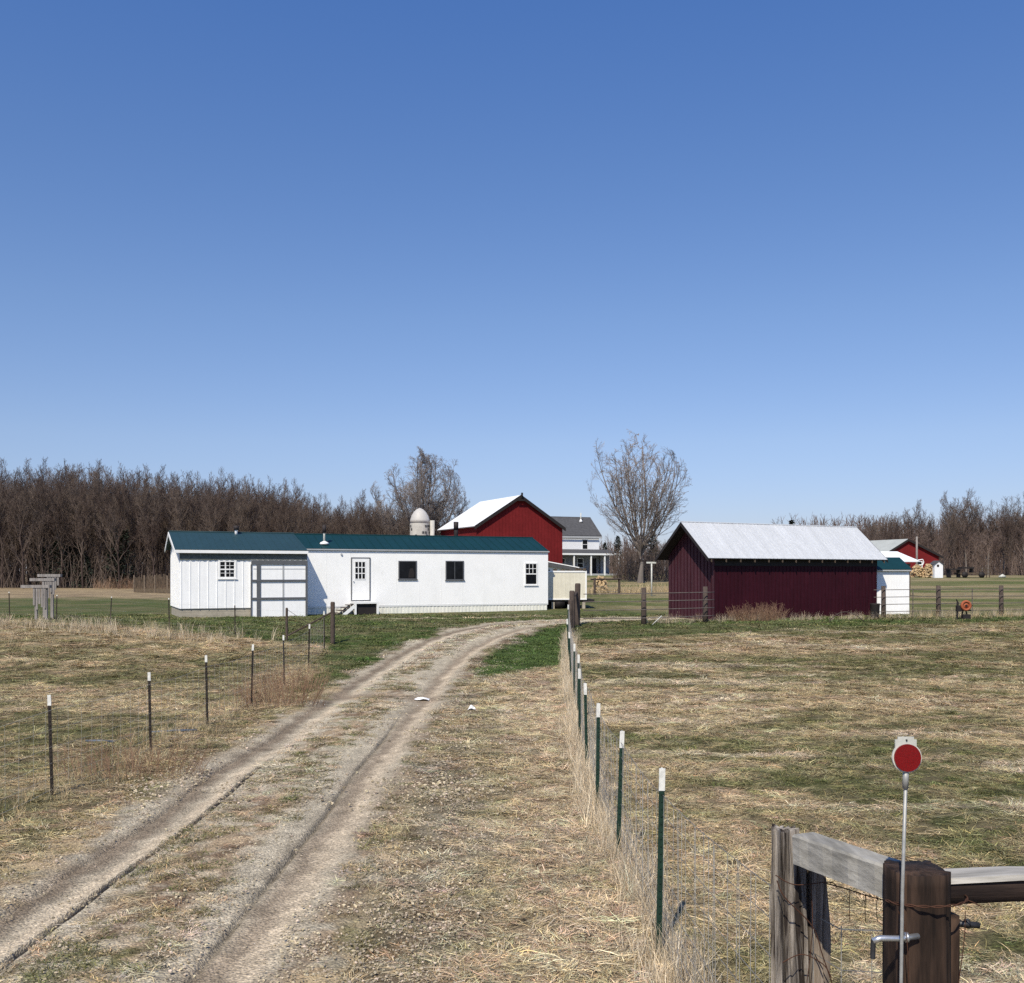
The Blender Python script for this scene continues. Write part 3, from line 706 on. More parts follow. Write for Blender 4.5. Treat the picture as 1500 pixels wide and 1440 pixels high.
rr = mb.build('rail', M['rail_dark'], gb, True); top.build('rail_top', M['rail_pale'], rr)
# hinge pin, bolt, rusty twisted tie, loose wires
mb = MB(); zc = 2.8-533*2.93/F
mb.tube([Vector((1.21, 2.94, zc))-g1, Vector((1.15, 2.92, zc)) - g1, Vector((1.085, 2.91, zc+.004))-g1, Vector((1.064, 2.91, zc-.004))-g1], .009, 10)
mb.disc(Vector((1.172, 2.93, zc))-g1, .015, (1, 0, 0), .008, 14); hp = mb.build('hinge_pin', M['steel'], gb, True)
mb = MB(); mb.tube([Vector((1.066, 2.91, zc+.0))-g1, Vector((1.064, 2.91, zc-.055))-g1], .008, 8); mb.build('pin', M['steel_dark'], hp)
mb = MB(); mb.tube([Vector((1.36, 3.05, zc))-g1, Vector((1.44, 3.04, zc-.004))-g1], .010, 8); mb.disc(Vector((1.405, 3.045, zc))-g1, .014, (1, 0, 0), .012, 6); mb.build('bolt', M['steel_dark'], gb, True)
mb = MB(); zr = 2.8-497*2.92/F
for off in (0, math.pi):
    pts = []
    for i in range(60):
        a = -2.9+i/59*5.8/1.0*.99; q = i/59
        ex, ey = 1.268+.118*math.sin(a*.55+.0), 3.03-.118*math.cos(a*.55)
        pts.append(Vector((ex+.0015*math.cos(i*.5+off), ey, zr+.018*q+.0028*math.sin(i*.5+off)+.012*math.sin(q*3)))-g1)
    mb.tube(pts, .0022, 5)
mb.tube([Vector((1.37, 2.98, zr+.02))-g1, Vector((1.385, 2.95, zr+.018))-g1, Vector((1.40, 2.94, zr+.010))-g1], .002, 5)
mb.build('wire_tie', M['rust'], gb)
mb = MB()
def wire(pts, r=.0016):
    c = catmull([tuple(p) for p in pts], 8) if pts[0][1] < 3.0 else catmull([tuple(Vector((0, 0, CH))+(Vector(p)-Vector((0, 0, CH)))*((3.0+(p[1]-3.0)*.42)/p[1])) for p in pts], 8); mb.tube([Vector(p)-g1 for p in c], r, 5)
def P3(px, py, D): return ((px-PX0)/F*D, D, CH-(py-HY)/F*D)
wire([P3(1138, 1290, 4.32), P3(1150, 1315, 4.31), P3(1190, 1357, 4.33), P3(1205, 1400, 4.36), P3(1222, 1450, 4.4)], .0022)
wire([P3(1136, 1282, 4.33), P3(1165, 1296, 4.30), P3(1215, 1292, 4.30), P3(1225, 1300, 4.3)], .002)
wire([P3(1210, 1294, 4.33), P3(1240, 1302, 4.0), P3(1270, 1312, 3.7), P3(1300, 1320, 3.2)], .0022)
wire([P3(1188, 1295, 4.33), P3(1190, 1360, 4.33), P3(1182, 1440, 4.34)], .0016)
for px in (1245, 1268, 1285): wire([P3(px, 1304+(px-1245)*.25, 3.8), P3(px-1, 1330, 3.8), P3(px, 1350, 3.8)], .0014)
wire([P3(1316, 1335, 2.9), P3(1326, 1360, 2.9), P3(1330, 1400, 2.9), P3(1332, 1470, 2.9)], .0013)
wire([P3(1414, 1335, 2.93), P3(1412, 1380, 2.93), P3(1400, 1470, 2.93)], .0014)
wire([P3(1146, 1410, 4.3), P3(1175, 1398, 4.3), P3(1205, 1412, 4.3), P3(1218, 1432, 4.3)], .002)
mb.build('loose_wire', M['rust'], gb)
# reflector on its rod
rz0 = Vector((P3(1318, 1500, 2.86)[0], 2.86, gz(1.12, 2.86)))
rfl = empty('driveway_reflector', rz0, 'round red reflector on a thin metal rod tied to the brown post', 'reflector')
mb = MB(); mb.tube([Vector((rz0.x-.012, 2.862, rz0.z-.2))-rz0, Vector(P3(1320, 1440, 2.862))-rz0, Vector(P3(1322, 1300, 2.862))-rz0, Vector(P3(1327, 1140, 2.862))-rz0], .0050, 10); mb.build('rod', M['rod'], rfl, True)
mb = MB(); mb.tube([Vector(P3(1326, 1155, 2.862))-rz0, Vector(P3(1327, 1128, 2.862))-rz0], .0085, 10); mb.build('clamp', M['rod'], rfl, True)
c = Vector(P3(1329, 1110, 2.855))-rz0
mb = MB(); mb.disc(c+Vector((0, .004, 0)), .0435, (-.05, 1, -.05), .006, 40); mb.box(c.x-.034, c.x+.028, c.y+.0015, c.y+.0065, c.z+.025, c.z+.052)
mb.box(c.x-.026, c.x+.020, c.y+.0015, c.y+.0065, c.z+.052, c.z+.060); mb.disc(c+Vector((-.002, .0, .051)), .0025, (0, 1, 0), .004, 10, 1); mb.build('backing', [M['pvc'], M['steel_dark']], rfl)
mb = MB(); mb.disc(c+Vector((0, -.001, 0)), .0395, (-.05, 1, -.05), .006, 40); mb.build('lens', M['lens'], rfl)

# ---------------------------------------------------------------- buildings
def window(parent, x, z, w, h, y=0., fr=.05, frame='white_trim', bars=(1, 1), mid=None, name='window', sill=True, barw=.022):
    """window on a wall whose face is local y=y looking to -y; (x,z) lower-left of the opening"""
    mb = MB(); d0, d1 = y-.035, y-.002
    mb.box(x-fr, x, d0, d1, z-fr, z+h+fr); mb.box(x+w, x+w+fr, d0, d1, z-fr, z+h+fr)
    mb.box(x, x+w, d0, d1, z+h, z+h+fr); mb.box(x, x+w, d0, d1, z-fr, z)
    if sill: mb.box(x-fr-.04, x+w+fr+.04, y-.06, y-.036, z-fr-.03, z-fr+.02)
    f = mb.build(name, M[frame], parent)
    g = MB(); g.box(x, x+w, y-.012, y-.004, z, z+h); g.build('pane', M['glass'], f)
    bm = MB(); k = 0
    for i in range(1, bars[0]): bx = x+w*i/bars[0]; bm.box(bx-barw/2, bx+barw/2, y-.022, y-.0125, z, z+h); k = 1
    for i in range(1, bars[1]): bz = z+h*i/bars[1]; bm.box(x, x+w, y-.025, y-.0225 if False else y-.0127, bz-barw/2, bz+barw/2) if bars[0] == 1 else bm.box(x, x+w, y-.026, y-.0225, bz-barw/2, bz+barw/2); k = 1
    if mid is not None: bm.box(x, x+w, y-.031, y-.0265, z+h*mid-.03, z+h*mid+.03); k = 1
    if k: bm.build('muntin', M['white_trim' if frame != 'grey_frame' else 'grey_frame'], f)
    return f
def slab(mb, p0, p1, p2, p3, th, mi=0):
    """thin roof panel through four top corners (counter-clockwise from above)"""
    P = [Vector(p) for p in (p0, p1, p2, p3)]; n = (P[1]-P[0]).cross(P[3]-P[0]).normalized()*th
    mb.hexa([p-n for p in P]+P, mi)
def ribs(mb, eave, ridge, step, w=.03, h=.02, along=None, off=.1):
    """raised ribs from eave line to ridge line (each a pair of points)"""
    e0, e1 = map(Vector, eave); r0, r1 = map(Vector, ridge); L = (e1-e0).length; n = int((L-2*off)/step)
    u = (e1-e0).normalized(); sl = (r0-e0).normalized(); nn = u.cross(sl).normalized()
    for i in range(n+1):
        t = (off+i*(L-2*off)/max(n, 1))/L; a = e0.lerp(e1, t)-sl*.01; b = r0.lerp(r1, t)
        mb.hexa([a-u*w/2+nn*.001, a+u*w/2+nn*.001, b+u*w/2+nn*.001, b-u*w/2+nn*.001, a-u*w/3+nn*h, a+u*w/3+nn*h, b+u*w/3+nn*h, b-u*w/3+nn*h])
def roof2(parent, L, Wd, ze, rise, mat, x0=0, x1=None, yf=None, th=.05, step=0, name='roof', ymid=None, yb=None):
    """gable roof, ridge along local x; returns the object"""
    x1 = L if x1 is None else x1; ymid = Wd/2 if ymid is None else ymid; yf = 0 if yf is None else yf; yb = Wd if yb is None else yb
    mb = MB(); k = rise/(Wd/2); zr = ze+rise
    zf = zr-k*(ymid-yf); zb = zr-k*(yb-ymid)
    slab(mb, (x0, yf, zf), (x1, yf, zf), (x1, ymid, zr), (x0, ymid, zr), th)
    slab(mb, (x0, ymid+.002, zr), (x1, ymid+.002, zr), (x1, yb, zb), (x0, yb, zb), th)
    if step:
        ribs(mb, ((x0, yf, zf), (x1, yf, zf)), ((x0, ymid, zr), (x1, ymid, zr)), step)
    mb.tube([(x0, ymid, zr+.012), (x1, ymid, zr+.012)], .035, 6)
    return mb.build(name, M[mat], parent)
def gable_box(mb, x0, x1, y0, y1, zb, ze, zr, mi=0):
    ym = (y0+y1)/2
    mb.add([(x0, y0, zb), (x1, y0, zb), (x1, y1, zb), (x0, y1, zb), (x0, y0, ze), (x1, y0, ze), (x1, y1, ze), (x0, y1, ze), (x0, ym, zr), (x1, ym, zr)],
           [(0, 1, 5, 4), (1, 2, 6, 9, 5), (2, 3, 7, 6), (3, 0, 4, 8, 7), (4, 5, 9, 8), (6, 7, 8, 9)], mi)

# --- long white mobile home with left annex
TX, TY, TT, TL, TW, TE, TR, TB = -16.0, 46.82, .412, 19.67, 4.16, 4.07, .776, .66
th_ = empty('mobile_home', (TX, TY, TB), 'long white mobile home with teal metal roof and ribbed left annex', 'house', TT)
HE = TE-TB                                      # eave height above the base
def wall_x(px, yoff=0., ox=TX, oy=TY, th=TT):
    """local x where the sight line of photo column px meets the wall plane y=yoff"""
    c, s = math.cos(th), math.sin(th); k = (px-PX0)/F
    X0 = ox-s*yoff; Y0 = oy+c*yoff
    return (k*Y0-X0)/(c-k*s)
def wall_z(px, py, yoff=0., ox=TX, oy=TY, th=TT, zb=TB):
    t = wall_x(px, yoff, ox, oy, th); D = oy+math.sin(th)*t+math.cos(th)*yoff
    return CH-(py-HY)/F*D-zb
AP0 = -1.30
XA = wall_x(451.5, AP0-.1)                                # end of annex
mb = MB(); gable_box(mb, XA, TL-.03, .0, TW-.05, .42, HE-.09, HE+TR-.12); body = mb.build('wall', M['white_trailer'], th_)
mb = MB(); zs0 = .47; mb.box(XA, TL-.06, -.008, -.002, zs0, zs0+.05)
# vertical board seams on the siding: thin battens
for i in range(1, 11):
    x = XA+i*1.22; mb.box(x-.006, x+.006, -.006, -.001, zs0+.06, HE-.14)
mb.build('belt_trim', M['white_trim'], th_)
mb = MB(); mb.box(XA, TL-.08, .03, TW-.08, -.25, .47)
n = int((TL-XA)/.2)
for i in range(n): x = XA+.05+i*.2; mb.box(x, x+.09, .018, .0301, -.25, .46)
mb.build('skirting', M['skirt'], th_)
# annex
AP = AP0                                        # annex stands proud of the main wall
_sf = (HE+TR-(HE-.17))/(TW/2-(AP-.10)); _y0 = AP+.10; _ze = HE-.17+_sf*.20-.09
mb = MB(); mb.add([(.12, _y0, .5), (XA, _y0, .5), (XA, TW-.05, .5), (.12, TW-.05, .5), (.12, _y0, _ze), (XA, _y0, _ze), (XA, TW-.05, HE-.14), (.12, TW-.05, HE-.14), (.12, TW/2, HE+TR-.12), (XA, TW/2, HE+TR-.12)],
                  [(0, 1, 5, 4), (1, 2, 6, 9, 5), (2, 3, 7, 6), (3, 0, 4, 8, 7), (4, 5, 9, 8), (6, 7, 8, 9)])
for i in range(int((XA-.3)/.40)+1):
    x = .16+i*.40; mb.box(x, x+.035, AP+.080, AP+.1001, .5, HE-.22)
for i in range(12):
    y = AP+.3+i*.42; mb.box(.105, .1201, y, y+.03, .5, HE-.22)
mb.build('annex_wall', M['white_panel'], th_)
mb = MB(); mb.box(.17, XA-.05, AP+.16, TW-.1, -.3, .5)
for r_ in range(3):
    z = -.02+r_*.18; mb.box(.165, XA-.05, AP+.155, AP+.1601, z, z+.165)
mb.build('foundation', M['block'], th_)
# roofs
k_ = TR/(TW/2)
rf1 = roof2(th_, TL, TW, HE, TR, 'teal', x0=XA-.02, x1=TL, yf=-.06, step=.45)
mb = MB(); yfa = AP-.10; zfa = HE-.17
slab(mb, (-.12, yfa, zfa+.02), (XA-.021, yfa, zfa+.02), (XA-.021, TW/2, HE+TR+.02), (-.12, TW/2, HE+TR+.02), .05)
slab(mb, (-.12, TW/2+.002, HE+TR+.02), (XA-.021, TW/2+.002, HE+TR+.02), (XA-.021, TW+.1, HE-.02), (-.12, TW+.1, HE-.02), .05)
ribs(mb, ((-.12, yfa, zfa+.02), (XA-.02, yfa, zfa+.02)), ((-.12, TW/2, HE+TR+.02), (XA-.02, TW/2, HE+TR+.02)), .3, h=.014)
mb.tube([(-.12, TW/2, HE+TR+.035), (XA, TW/2, HE+TR+.035)], .04, 6)
mb.build('annex_roof', M['teal_blue'], th_)
mb = MB(); mb.box(-.12, XA, yfa-.03, yfa-.002, zfa-.15, zfa-.01)
# rake boards on the left gable
for y0, z0, y1, z1 in ((yfa, zfa, TW/2, HE+TR), (TW+.1, HE-.04, TW/2, HE+TR)):
    mb.hexa([(-.15, y0, z0-.16), (-.121, y0, z0-.16), (-.121, y1, z1-.16), (-.15, y1, z1-.16), (-.15, y0, z0), (-.121, y0, z0), (-.121, y1, z1), (-.15, y1, z1)])
mb.build('fascia', M['white_trim'], th_)
mb = MB(); mb.box(XA+.01, TL+.02, -.09, -.062, HE-.10, HE-.035); mb.box(XA+.01, TL+.02, -.062, -.001, HE-.125, HE-.09); mb.build('gutter', M['grey_trim'], th_)
mb = MB(); mb.box(-.1, XA-.01, yfa+.002, AP+.1, zfa-.10, zfa-.07); mb.build('soffit', M['grey_trim'], th_)
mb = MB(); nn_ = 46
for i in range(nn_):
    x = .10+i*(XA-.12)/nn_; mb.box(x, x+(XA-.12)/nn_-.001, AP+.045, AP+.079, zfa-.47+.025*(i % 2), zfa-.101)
mb.build('eave_strip', M['eave_strip'], th_)  # textured strip that also darkens the shaded band under the eave
# windows in the main wall
def win_px(x0, y0, x1, y1, yoff=0., **kw):
    a = wall_x(x0, yoff); b = wall_x(x1, yoff); z1 = wall_z(x0, y0, yoff); z0 = wall_z(x0, y1, yoff)
    return window(th_, a, z0, b-a, z1-z0, y=yoff, **kw)
w_ = win_px(585, 823, 609, 847.5, frame='grey_frame', fr=.055, bars=(1, 1)); w_['label'] = 'dark window with a faint cut-out shape inside'
f2 = MB(); a = wall_x(598); z = wall_z(598, 846)
f2.add([(a, -.014, z), (a+.3, -.014, z), (a+.34, -.014, z+.25), (a+.22, -.014, z+.5), (a+.08, -.014, z+.45), (a+.02, -.014, z+.2)], [(0, 1, 2, 3, 4, 5)]); f2.build('curtain', M['dark_trim'], w_)
win_px(654, 823, 678, 848.5, frame='grey_frame', fr=.055, bars=(2, 1), barw=.03)
w3 = win_px(770, 826, 785.5, 855.5, frame='white_trim', fr=.07, bars=(1, 1), mid=.5)
a = wall_x(770); b = wall_x(785.5); z1 = wall_z(770, 826); zm = (z1+wall_z(770, 855.5))/2+.03
mb = MB()
for i in (1, 2): x = a+(b-a)*i/3; mb.box(x-.014, x+.014, -.0245, -.0125, zm, z1)
mb.box(a, b, -.026, -.0247, (zm+z1)/2-.014, (zm+z1)/2+.014); mb.build('muntin', M['white_trim'], w3)
# annex window
win_px(322.5, 823, 343.5, 845, yoff=AP+.10, frame='white_trim', fr=.09, bars=(3, 4), mid=.5, barw=.02)
# door
a = wall_x(515.5); b = wall_x(541); z0 = wall_z(528, 879); z1 = wall_z(528, 818)
mb = MB(); mb.box(a-.05, a, -.04, -.002, z0-.04, z1+.05); mb.box(b, b+.05, -.04, -.002, z0-.04, z1+.05); mb.box(a, b, -.04, -.002, z1, z1+.05); mb.box(a, b, -.05, -.002, z0-.04, z0)
df = mb.build('door_frame', M['grey_frame'], th_)
mb = MB(); mb.box(a+.004, b-.004, -.03, -.004, z0+.004, z1-.004); dr = mb.build('door', M['white_trim'], th_)
wx0 = a+(b-a)*.16; wx1 = a+(b-a)*.76; wz0 = z0+(z1-z0)*.50; wz1 = z1-.16
mb = MB(); mb.box(wx0, wx1, -.034, -.031, wz0, wz1); mb.build('pane', M['glass'], dr)
mb = MB()
for i in range(4): x = wx0+(wx1-wx0)*i/3; mb.box(x-.022, x+.022, -.046, -.0345, wz0-.02, wz1+.02)
for i in range(4): z = wz0+(wz1-wz0)*i/3; mb.box(wx0-.02, wx1+.02, -.049, -.0462, z-.022, z+.022)
mb.build('muntin', M['white_trim'], dr)
mb = MB(); mb.disc((a+.08, -.055, z0+.95), .03, (0, 1, 0), .05, 12); mb.build('handle', M['steel'], dr)
# landing and steps down to the left
ld = z0-.06; mb = MB(); mb.box(a-.12, b+.22, -1.0, -.05, ld-.10, ld)
mb.box(a-.12, a-.02, -1.0, -.9, -.3, ld-.10); mb.box(b+.12, b+.22, -1.0, -.9, -.3, ld-.10)
mb.build('landing', M['white_trim'], th_)
mb = MB(); mb.box(a-.02, b+.12, -.88, -.84, -.2, ld-.101); mb.build('under_landing_panel', M['dark_trim'], th_)  # dark panel filling the space below the landing
st = MB(); tr = MB()
for i in range(4):
    x1_ = a-.12-i*.24; z = ld-.12-(i+1)*.13+.10; tr.box(x1_-.27, x1_, -.98, -.12, z-.035, z)
for y in (-.99, -.13):
    st.hexa([(a-1.12, y-.03, -.15), (a-.90, y-.03, -.15), (a-.121, y-.03, ld-.25), (a-.121, y-.03, ld-.30)]+[(a-1.12, y, -.15), (a-.90, y, -.15), (a-.121, y, ld-.25), (a-.121, y, ld-.30)] if False else
            [(a-1.10, y, -.2), (a-.85, y, -.2), (a-.85, y+.03, -.2), (a-1.10, y+.03, -.2), (a-.14, y, ld-.12), (a-.122, y, ld-.32), (a-.122, y+.03, ld-.32), (a-.14, y+.03, ld-.12)])
sp = st.build('stairs', M['white_trim'], th_); tr.build('tread', M['rail_wood'], sp)
# sliding doors in a grey frame on the annex
q0 = wall_x(368, AP-.05); q1 = wall_x(450.5, AP-.05); zt_ = wall_z(410, 821, AP-.05); zb_ = -.10
mb = MB(); mb.box(q0, q1, AP-.04, AP+.08, zb_+.06, zt_-.03); sd_ = mb.build('sliding_door', M['white_panel'], th_)
mb = MB(); xa_ = wall_x(376, AP-.05); xb_ = wall_x(381, AP-.05); y0_, y1_ = AP-.09, AP-.041
mb.box(q0, q1, y0_, y1_, zt_-.19, zt_); mb.box(xa_, xb_+.02, y0_+.004, y1_, zb_+.02, zt_-.191)
mb.box(q0-.03, q0+.03, y0_+.002, y1_, zb_, zt_-.192); mb.box(q1-.10, q1, y0_+.002, y1_, zb_, zt_-.192)
for zz in (wall_z(410, 849, AP), wall_z(410, 875, AP)): mb.box(q0+.031, q1-.101, y0_-.004, y1_-.006, zz-.10, zz)
mb.box(q0-.03, q1, y0_-.006, y1_, zb_-.03, zb_+.03)
mb.build('door_rail', M['grey_frame'], sd_)
mb = MB(); xm = wall_x(415, AP-.05); mb.box(xm-.04, xm+.04, AP-.055, AP-.0405, zb_+.06, zt_-.2); mb.box(q0+.1, q1-.1, AP-.05, AP-.0405, zt_-.42, zt_-.39); mb.build('door_batten', M['grey_trim'], sd_)
# roof vents
def vent(px, yl, h, r, cap, mat, flash=True, cw=1.8):
    x = wall_x(px, yl); z = HE+TR-k_*abs(TW/2-yl); mb = MB(); mb.tube([(x, yl, z-.05), (x, yl, z+h)], r, 12); v = mb.build('vent_pipe', M[mat], th_, True)
    c = MB(); c.tube([(x, yl, z+h*.62), (x, yl, z+h+.06)], [r*cw*.93, r*cw], 12); c.build('cap', M[cap], v, True)
    if flash:
        f = MB(); f.tube([(x, yl, z-.02), (x, yl, z+.08), (x, yl, z+.14)], [.26, .2, r*1.1], 12); f.build('flashing', M['white_trim'], v, True)
vent(346, 1.75, .42, .075, 'chimney', 'white_trim', False)
vent(475, .62, .92, .055, 'chimney', 'pvc')
vent(668, 2.7, 1.02, .115, 'chimney', 'chimney', False, 1.25)
mb = MB(); zc_ = wall_z(470, 823); mb.disc((wall_x(500), -.03, wall_z(500, 812)), .05, (0, 1, 0), .06, 10); mb.build('wall_light', M['grey_trim'], th_)

# --- maroon shed
SX, SY, ST, SL, SW, SE, SR, SB = 8.717, 43.739, .496, 11.37, 3.913, 3.487, 1.684, .70
sh_ = empty('maroon_shed', (SX, SY, SB), 'maroon shed with galvanised metal roof behind the rail fence', 'shed', ST)
e_ = SE-SB; ov = .36
mb = MB(); gv = .58; gable_box(mb, gv, SL-.35, ov, SW-ov, -.3, e_+ov*SR/(SW/2)-.09, e_+SR-.09)
for i in range(int((SL-.8)/.228)):
    x = gv+.06+i*.228
    if x < SL-.4: mb.box(x, x+.03, ov-.018, ov+.0001, -.05, e_-.36)
mb.build('wall', M['maroon'], sh_)
mb = MB()
ym = SW/2
for i in range(14):
    y = ov+.02+i*(SW-2*ov-.04)/13.; za, zb = [e_+SR-.13-abs(q-ym)*SR/(SW/2) for q in (y-.085, y+.085)]
    mb.hexa([(gv-.02, y-.085, -.05), (gv-.001, y-.085, -.05), (gv-.001, y+.085, -.05), (gv-.02, y+.085, -.05), (gv-.02, y-.085, za), (gv-.001, y-.085, za), (gv-.001, y+.085, zb), (gv-.02, y+.085, zb)])
mb.build('gable_boards', M['maroon_lit'], sh_)
roof2(sh_, SL, SW, e_, SR, 'roof_white', th=.03, step=.228)
mb = MB(); slab(mb, (.01, .01, e_-.033), (SL-.01, .01, e_-.033), (SL-.01, SW/2, e_+SR-.036), (.01, SW/2, e_+SR-.036), .02); slab(mb, (.01, SW/2+.002, e_+SR-.036), (SL-.01, SW/2+.002, e_+SR-.036), (SL-.01, SW-.01, e_-.033), (.01, SW-.01, e_-.033), .02); mb.build('soffit', M['dark_trim'], sh_)  # thin dark panels added to paint the overhang's underside as shaded
mb = MB()
for y0, z0 in ((0, e_), (SW, e_)):
    for x0 in (-.03, SL+.001):
        mb = MB(); mb.hexa([(x0, y0, z0-.16), (x0+.028, y0, z0-.16), (x0+.028, ym, e_+SR-.17), (x0, ym, e_+SR-.17), (x0, y0, z0-.005), (x0+.028, y0, z0-.005), (x0+.028, ym, e_+SR-.005), (x0, ym, e_+SR-.005)]); mb.build('rake_board', M['dark_trim'], sh_)
mb = MB()
for i in range(14):
    x = .2+i*(SL-.4)/13; k2_ = SR/(SW/2)
    mb.hexa([(x-.025, .02, e_-.20+.02*k2_), (x+.025, .02, e_-.20+.02*k2_), (x+.025, ym, e_+SR-.15), (x-.025, ym, e_+SR-.15), (x-.025, .02, e_-.062+.02*k2_), (x+.025, .02, e_-.062+.02*k2_), (x+.025, ym, e_+SR-.062), (x-.025, ym, e_+SR-.062)])
mb.build('rafter', M['shadow_wood'], sh_)
mb = MB(); mb.box(gv, SL-.36, ov-.03, ov-.001, e_-.34, e_+.12); mb.build('eave_shade_board', M['dark_trim'], sh_)  # added dark board stands in for the shade below the eave
mb = MB(); mb.box(gv-.08, gv+.6, ov-.1, SW-ov, -.12, -.03); mb.build('sill', M['block'], sh_)

# --- small white shed with teal roof beyond the right end
kx, ky = 18.05, 50.1
kn = empty('small_shed', (kx, ky, .72), 'small white shed with teal roof at the right end of the maroon shed', 'shed', .12)
mb = MB(); mb.box(-.4, 2.25, .0, 2.2, -.2, 2.32); mb.build('wall', M['white_panel'], kn)
mb = MB(); slab(mb, (-.5, -.16, 2.30), (2.32, -.16, 2.30), (2.32, 1.1, 2.92), (-.5, 1.1, 2.92), .04); slab(mb, (-.5, 1.102, 2.92), (2.32, 1.102, 2.92), (2.32, 2.36, 2.30), (-.5, 2.36, 2.30), .04); mb.build('roof', M['teal'], kn)
mb = MB(); mb.box(-.48, 2.30, -.15, -.12, 2.2, 2.262); mb.build('fascia', M['grey_trim'], kn)
# --- low open shed with white roof behind
ox_, oy_ = 24.2, 70; zg_ = gz(26, 71)
os_ = empty('pole_shed', (ox_, oy_, zg_), 'low shed with bright white roof showing above the teal-roofed shed', 'shed', .1)
mb = MB(); mb.box(.2, 4.4, .25, 4.2, -.2, 3.62-zg_-.12); mb.build('wall', M['shadow_wood'], os_)
mb = MB(); slab(mb, (0, 0, 3.66-zg_), (5.05, 0, 3.66-zg_), (4.4, 2.2, 4.42-zg_), (-.5, 2.2, 4.42-zg_), .05); slab(mb, (-.5, 2.202, 4.42-zg_), (4.4, 2.202, 4.42-zg_), (5.05, 4.4, 3.66-zg_), (0, 4.4, 3.66-zg_), .05); mb.build('roof', M['roof_bright'], os_)
mb = MB(); mb.tube([(4.75, -.12, 3.75-zg_), (5.12, -.12, 3.8-zg_), (5.2, -.12, 3.6-zg_), (5.12, -.12, 3.42-zg_), (4.85, -.12, 3.4-zg_)], .035, 8); mb.build('gutter_bend', M['white_trim'], os_, True)

# --- cream box wagon behind the mobile home
def P(px, py, D): return Vector(((px-PX0)/F*D, D, CH-(py-HY)/F*D))
cz = gz(3.2, 56.5)
cb = empty('box_trailer', (1.0, 55.6, cz), 'cream box trailer on blocks behind the right end of the white mobile home', 'trailer', .08)
mb = MB(); mb.box(.2, 3.22, 0, 2.1, 1.33-cz, 2.93-cz); mb.build('body', M['cream'], cb)
mb = MB()
mb.box(.18, 3.24, -.03, .0-.001, 2.93-cz-.07, 2.93-cz+.02); mb.box(3.16, 3.24, -.032, -.001, 1.31-cz, 2.93-cz-.071); mb.box(.18, 3.16, -.034, -.001, 1.31-cz, 1.38-cz); mb.build('body_trim', M['white_trim'], cb)
mb = MB(); mb.box(.25, 3.7, .1, 2.0, 1.18-cz, 1.329-cz); mb.build('chassis', M['dark_trim'], cb)
for x in (.55, 1.25, 3.0): mb = MB(); mb.box(x, x+.16, .02, .3, -.1, 1.179-cz); mb.build('block', M['block'], cb)
mb = MB(); mb.box(.3, 2.9, .8, .9, -.1, 1.179-cz); mb.build('backing', M['dark_trim'], cb)  # dark sheet standing in for the shade beneath the trailer
for x in (1.7, 2.5):
    mb = MB(); mb.tube([(x, .05, .30), (x, .30, .30)], .30, 18); mb.build('wheel', M['dark_trim'], cb, True)
mb = MB()
for k in range(7): x = .5+k*.42; mb.box(x, x+random.uniform(.15, .35), .2, .8, 2.951-cz, 2.951-cz+random.uniform(.05, .17))
tag(mb.build('junk_pile', M['picket'], None, loc=(1.0, 55.6, cz)), 'odd scraps lying on top of the cream box trailer', 'scrap')
# --- low grey-roofed shed before the barn
lz = gz(5, 98)
ls = empty('low_shed', (2.9, 98, lz), 'low white shed with grey sloping roof in front of the red barn', 'shed', .05)
mb = MB(); zz0 = 4.25-lz; zz1 = 3.42-lz
mb.hexa([(.1, 0, -.2), (3.3, 0, -.2), (3.3, 5, -.2), (.1, 5, -.2), (.1, 0, zz0-.55), (3.3, 0, zz1-.40), (3.3, 5, zz1-.4), (.1, 5, zz0-.55)]); mb.build('wall', M['house_white'], ls)
mb = MB(); mb.hexa([(-.6, -.4, zz0-.50), (3.7, -.4, zz1-.42), (3.7, 5.3, zz1-.42), (-.6, 5.3, zz0-.5), (-.6, -.4, zz0-.1), (3.7, -.4, zz1-.08), (3.7, 5.3, zz1+.05), (-.6, 5.3, zz0+.1)]); mb.build('roof', M['roof_grey'], ls)
mb = MB(); mb.hexa([(-.6, -.44, zz0-.1), (3.75, -.44, zz1-.08), (3.75, -.401, zz1-.08), (-.6, -.401, zz0-.1), (-.6, -.44, zz0+.0), (3.75, -.44, zz1+.0), (3.75, -.401, zz1+.0), (-.6, -.401, zz0+.0)]); mb.build('fascia', M['white_trim'], ls)
mb = MB(); mb.box(2.2, 2.7, -.03, -.005, .9, 1.2); mb.build('window', M['glass'], ls)

# --- big red barn
BX, BY, BT, BG, BL, BE, BR = -4.429, 119.4, .439, 12.254, 12.82, 8.58, 3.93
bz = gz(0, 121); bn = empty('red_barn', (BX, BY, bz), 'big red barn with bright white roof behind the white mobile home', 'barn', BT)
e2 = BE-bz
mb = MB(); G = BG
x0, x1, y0, y1 = .35, G-.15, .35, BL-.3; xm = G/2
mb.add([(x0, y0, -.3), (x1, y0, -.3), (x1, y1, -.3), (x0, y1, -.3), (x0, y0, e2+.05), (x1, y0, e2-.15), (x1, y1, e2-.15), (x0, y1, e2+.05), (xm, y0, e2+BR-.12), (xm, y1, e2+BR-.12)],
       [(0, 1, 5, 8, 4), (1, 2, 6, 5), (2, 3, 7, 9, 6), (3, 0, 4, 7), (4, 8, 9, 7), (5, 6, 9, 8)])
for i in range(26):
    x = x0+.2+i*.45
    if x < x1-.1: mb.box(x, x+.05, y0-.03, y0+.0001, -.2, e2+BR-.45-abs(x-xm)*BR/(G/2)-.05)
mb.build('wall', M['barn_red'], bn)
